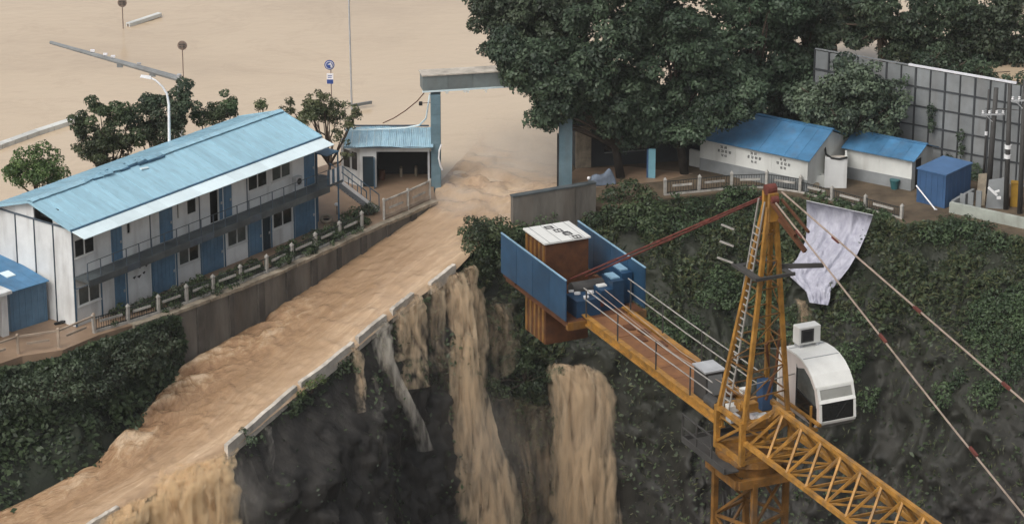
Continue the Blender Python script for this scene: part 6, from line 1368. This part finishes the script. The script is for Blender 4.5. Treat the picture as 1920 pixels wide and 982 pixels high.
def fstrip(nm, i0, i1, y0, y1, m, out, th=.03):
    (xa, za), (xb, zb_) = i0, i1; b = MB(); dx, dz = xb-xa, zb_-za; l_ = math.hypot(dx, dz); nx, nz_ = -dz/l_*1, dx/l_
    if nx < 0: nx, nz_ = -nx, -nz_
    V = []
    for (x, z) in ((xa, za), (xb, zb_)):
        for y in (y0, y1): V.append((CX+x+nx*out, CY+y, CZ+z+nz_*out))
    for (x, z) in ((xa, za), (xb, zb_)):
        for y in (y0, y1): V.append((CX+x+nx*(out-th), CY+y, CZ+z+nz_*(out-th)))
    b.hexa([V[0], V[1], V[3], V[2], V[4], V[5], V[7], V[6]]); return b.build(nm, M[m], cab)
M['glasspale'] = mat('window_glass_pale', (.30, .30, .27), .15, .15, 1, spec=.6)
fstrip('gasket', (2.425, 1.262), (2.555, .938), .07, cabW-.07, 'dark', .022); fstrip('gasket', (2.612, .815), (2.657, .265), .07, cabW-.07, 'dark', .022)
fstrip('window', (2.43, 1.25), (2.55, .95), .09, cabW-.09, 'glasspale', .03)
fstrip('frame', (2.41, 1.33), (2.43, 1.255), .0, cabW, 'cabwhite', .045, .06); fstrip('frame', (2.55, .95), (2.61, .84), .0, cabW, 'cabwhite', .045, .06)
fstrip('window', (2.615, .80), (2.655, .28), .09, cabW-.09, 'glass', .03)
fstrip('frame', (2.655, .27), (2.62, .17), 0, cabW, 'cabwhite', .045, .06)
fstrip('skirt', (2.615, .165), (2.42, -.02), .0, cabW, 'hoard', .03)
for y0 in (0, cabW-.085):
    fstrip('frame', (2.42, 1.30), (2.56, .92), y0, y0+.085, 'cabwhite', .05, .06); fstrip('frame', (2.60, .83), (2.66, .25), y0, y0+.085, 'cabwhite', .052, .06)
def sidewin(nm, poly, m, out):
    b = MB(); n = len(poly); V = [(CX+x, CY-out, CZ+z) for x, z in poly]+[(CX+x, CY-out+.02, CZ+z) for x, z in poly]
    b.add(V, [tuple(range(n)), tuple(range(n, 2*n))]+[(i, (i+1) % n, n+(i+1) % n, n+i) for i in range(n)]); return b.build(nm, M[m], cab)
for gx in (.28, 1.15): MB().box((CX+gx, CY-.012, CZ+.1), (CX+gx+.02, CY-.001, CZ+1.7)).build('door_seam', M['hoard'], cab)
for gx in (.6, 1.5): MB().box((CX+gx, CY+.02, CZ+2.0 if gx < 1 else CZ+1.985), (CX+gx+.03, CY+cabW-.02, CZ+2.045 if gx < 1 else CZ+2.0)).build('roof_seam', M['greymetal'], cab)
MB().bar((CX+2.70, CY+.6, CZ+.35), (CX+2.66, CY+.95, CZ+.75), .025).build('wiper', M['dark'], cab)
sidewin('side_window', [(1.25, .95), (2.45, .72), (2.30, 1.20), (2.0, 1.52), (1.62, 1.72), (1.25, 1.60)], 'glassgrey', .022)
sidewin('side_window', [(1.25, .35), (2.35, .02), (2.50, .25), (2.48, .66), (1.25, .89)], 'glass', .022)
for p, q in (((1.22, .92), (2.48, .69)), ((1.22, .32), (1.22, 1.62)), ((1.22, .33), (2.36, .0))):
    MB().bar((CX+p[0], CY-.03, CZ+p[1]), (CX+q[0], CY-.03, CZ+q[1]), .05, .02, up=(0, 1, 0)).build('glazing_bar', M['dark'], cab)
acu = MB().box((CX+.35, CY+.28, CZ+2.12), (CX+.75, CY+1.08, CZ+2.72)).build('air_conditioner', M['cabwhite'], cr, bevel=.02)
MB().box((CX+.745, CY+.36, CZ+2.2), (CX+.765, CY+.82, CZ+2.64)).build('fan_grille', M['polegrey'], acu)
MB().box((CX+.766, CY+.42, CZ+2.26), (CX+.775, CY+.76, CZ+2.58)).build('fan_opening', M['dark'], acu)
for y in (.38, .98): MB().box((CX+.38, CY+y-.05, CZ+1.98), (CX+.74, CY+y+.05, CZ+2.118)).build('foot', M['greymetal'], acu)
cb_('cab_bracket', 'crane', lambda b: (b.bar((.9, .9, -.4), (.9, 1.85, -.66), .1), b.bar((-.75, .9, -.4), (-.75, 1.85, -.66), .1), b.bar((-1.6, 1.72, -.35), (1.3, 1.72, -.35), .09), b.bar((.7, 1.72, -1.0), (.7, 1.72, .1), .06)))
cb_('stay_rod', 'cable', lambda b: (b.bar((-.1, -.2, 2.1), (-1.2, 2.0, 1.3), .03), b.bar((-.1, -.2, .8), (-.6, 1.9, .7), .03)))
# ================================================================== SPRAY HANGING IN THE AIR
def mist(c, rad, dens):
    m = bpy.data.materials.new('mist'); m.use_nodes = True; n = m.node_tree.nodes; l = m.node_tree.links; n.remove(n['Principled BSDF'])
    v = n.new('ShaderNodeVolumePrincipled'); v.inputs['Color'].default_value = (.92, .87, .80, 1); v.inputs['Anisotropy'].default_value = .1
    tc = n.new('ShaderNodeTexCoord'); ln = n.new('ShaderNodeVectorMath'); ln.operation = 'LENGTH'; l.new(tc.outputs['Object'], ln.inputs[0])
    mr = n.new('ShaderNodeMapRange'); mr.interpolation_type = 'SMOOTHSTEP'; mr.inputs[1].default_value = 1; mr.inputs[2].default_value = .15; mr.inputs[3].default_value = 0; mr.inputs[4].default_value = 1; l.new(ln.outputs['Value'], mr.inputs[0])
    no = n.new('ShaderNodeTexNoise'); no.inputs['Scale'].default_value = 2.2; no.inputs['Detail'].default_value = 3; l.new(tc.outputs['Object'], no.inputs['Vector'])
    m2 = n.new('ShaderNodeMapRange'); m2.inputs[1].default_value = .35; m2.inputs[2].default_value = .7; m2.inputs[4].default_value = dens; l.new(no.outputs['Fac'], m2.inputs[0])
    mu = n.new('ShaderNodeMath'); mu.operation = 'MULTIPLY'; l.new(mr.outputs[0], mu.inputs[0]); l.new(m2.outputs[0], mu.inputs[1]); l.new(mu.outputs[0], v.inputs['Density']); l.new(v.outputs[0], n['Material Output'].inputs['Volume'])
    o = MB().sphere((0, 0, 0), 1.0, 20).build('mist', m); o.location = c; o.scale = rad; tag(o, kind='stuff'); return o
mist(P(965, 300, 1.2), (4.2, 5.0, 3.2), .36)
mist(P(870, 380, .6), (3.4, 3.4, 1.5), .22)
mist(hit(890, 840)[0]+np.array([0, -1.5, 0]), (5.0, 2.0, 7.0), .13)
mist(hit(1090, 800)[0]+np.array([0, -1.5, 0]), (3.2, 2.0, 7.0), .12)
mist(hit(430, 930)[0]+np.array([0, -1.0, 0]), (3.0, 1.8, 3.4), .22)
# ================================================================== DAMP AIR
hm = bpy.data.materials.new('haze'); hm.use_nodes = True; hn = hm.node_tree.nodes; hn.remove(hn['Principled BSDF'])
hv = hn.new('ShaderNodeVolumePrincipled'); hv.inputs['Color'].default_value = (.9, .92, .93, 1); hv.inputs['Density'].default_value = .0001
hm.node_tree.links.new(hv.outputs[0], hn['Material Output'].inputs['Volume'])
tag(MB().box((-4100, -700, -40), (4100, 4600, 75)).build('haze', hm), kind='stuff')
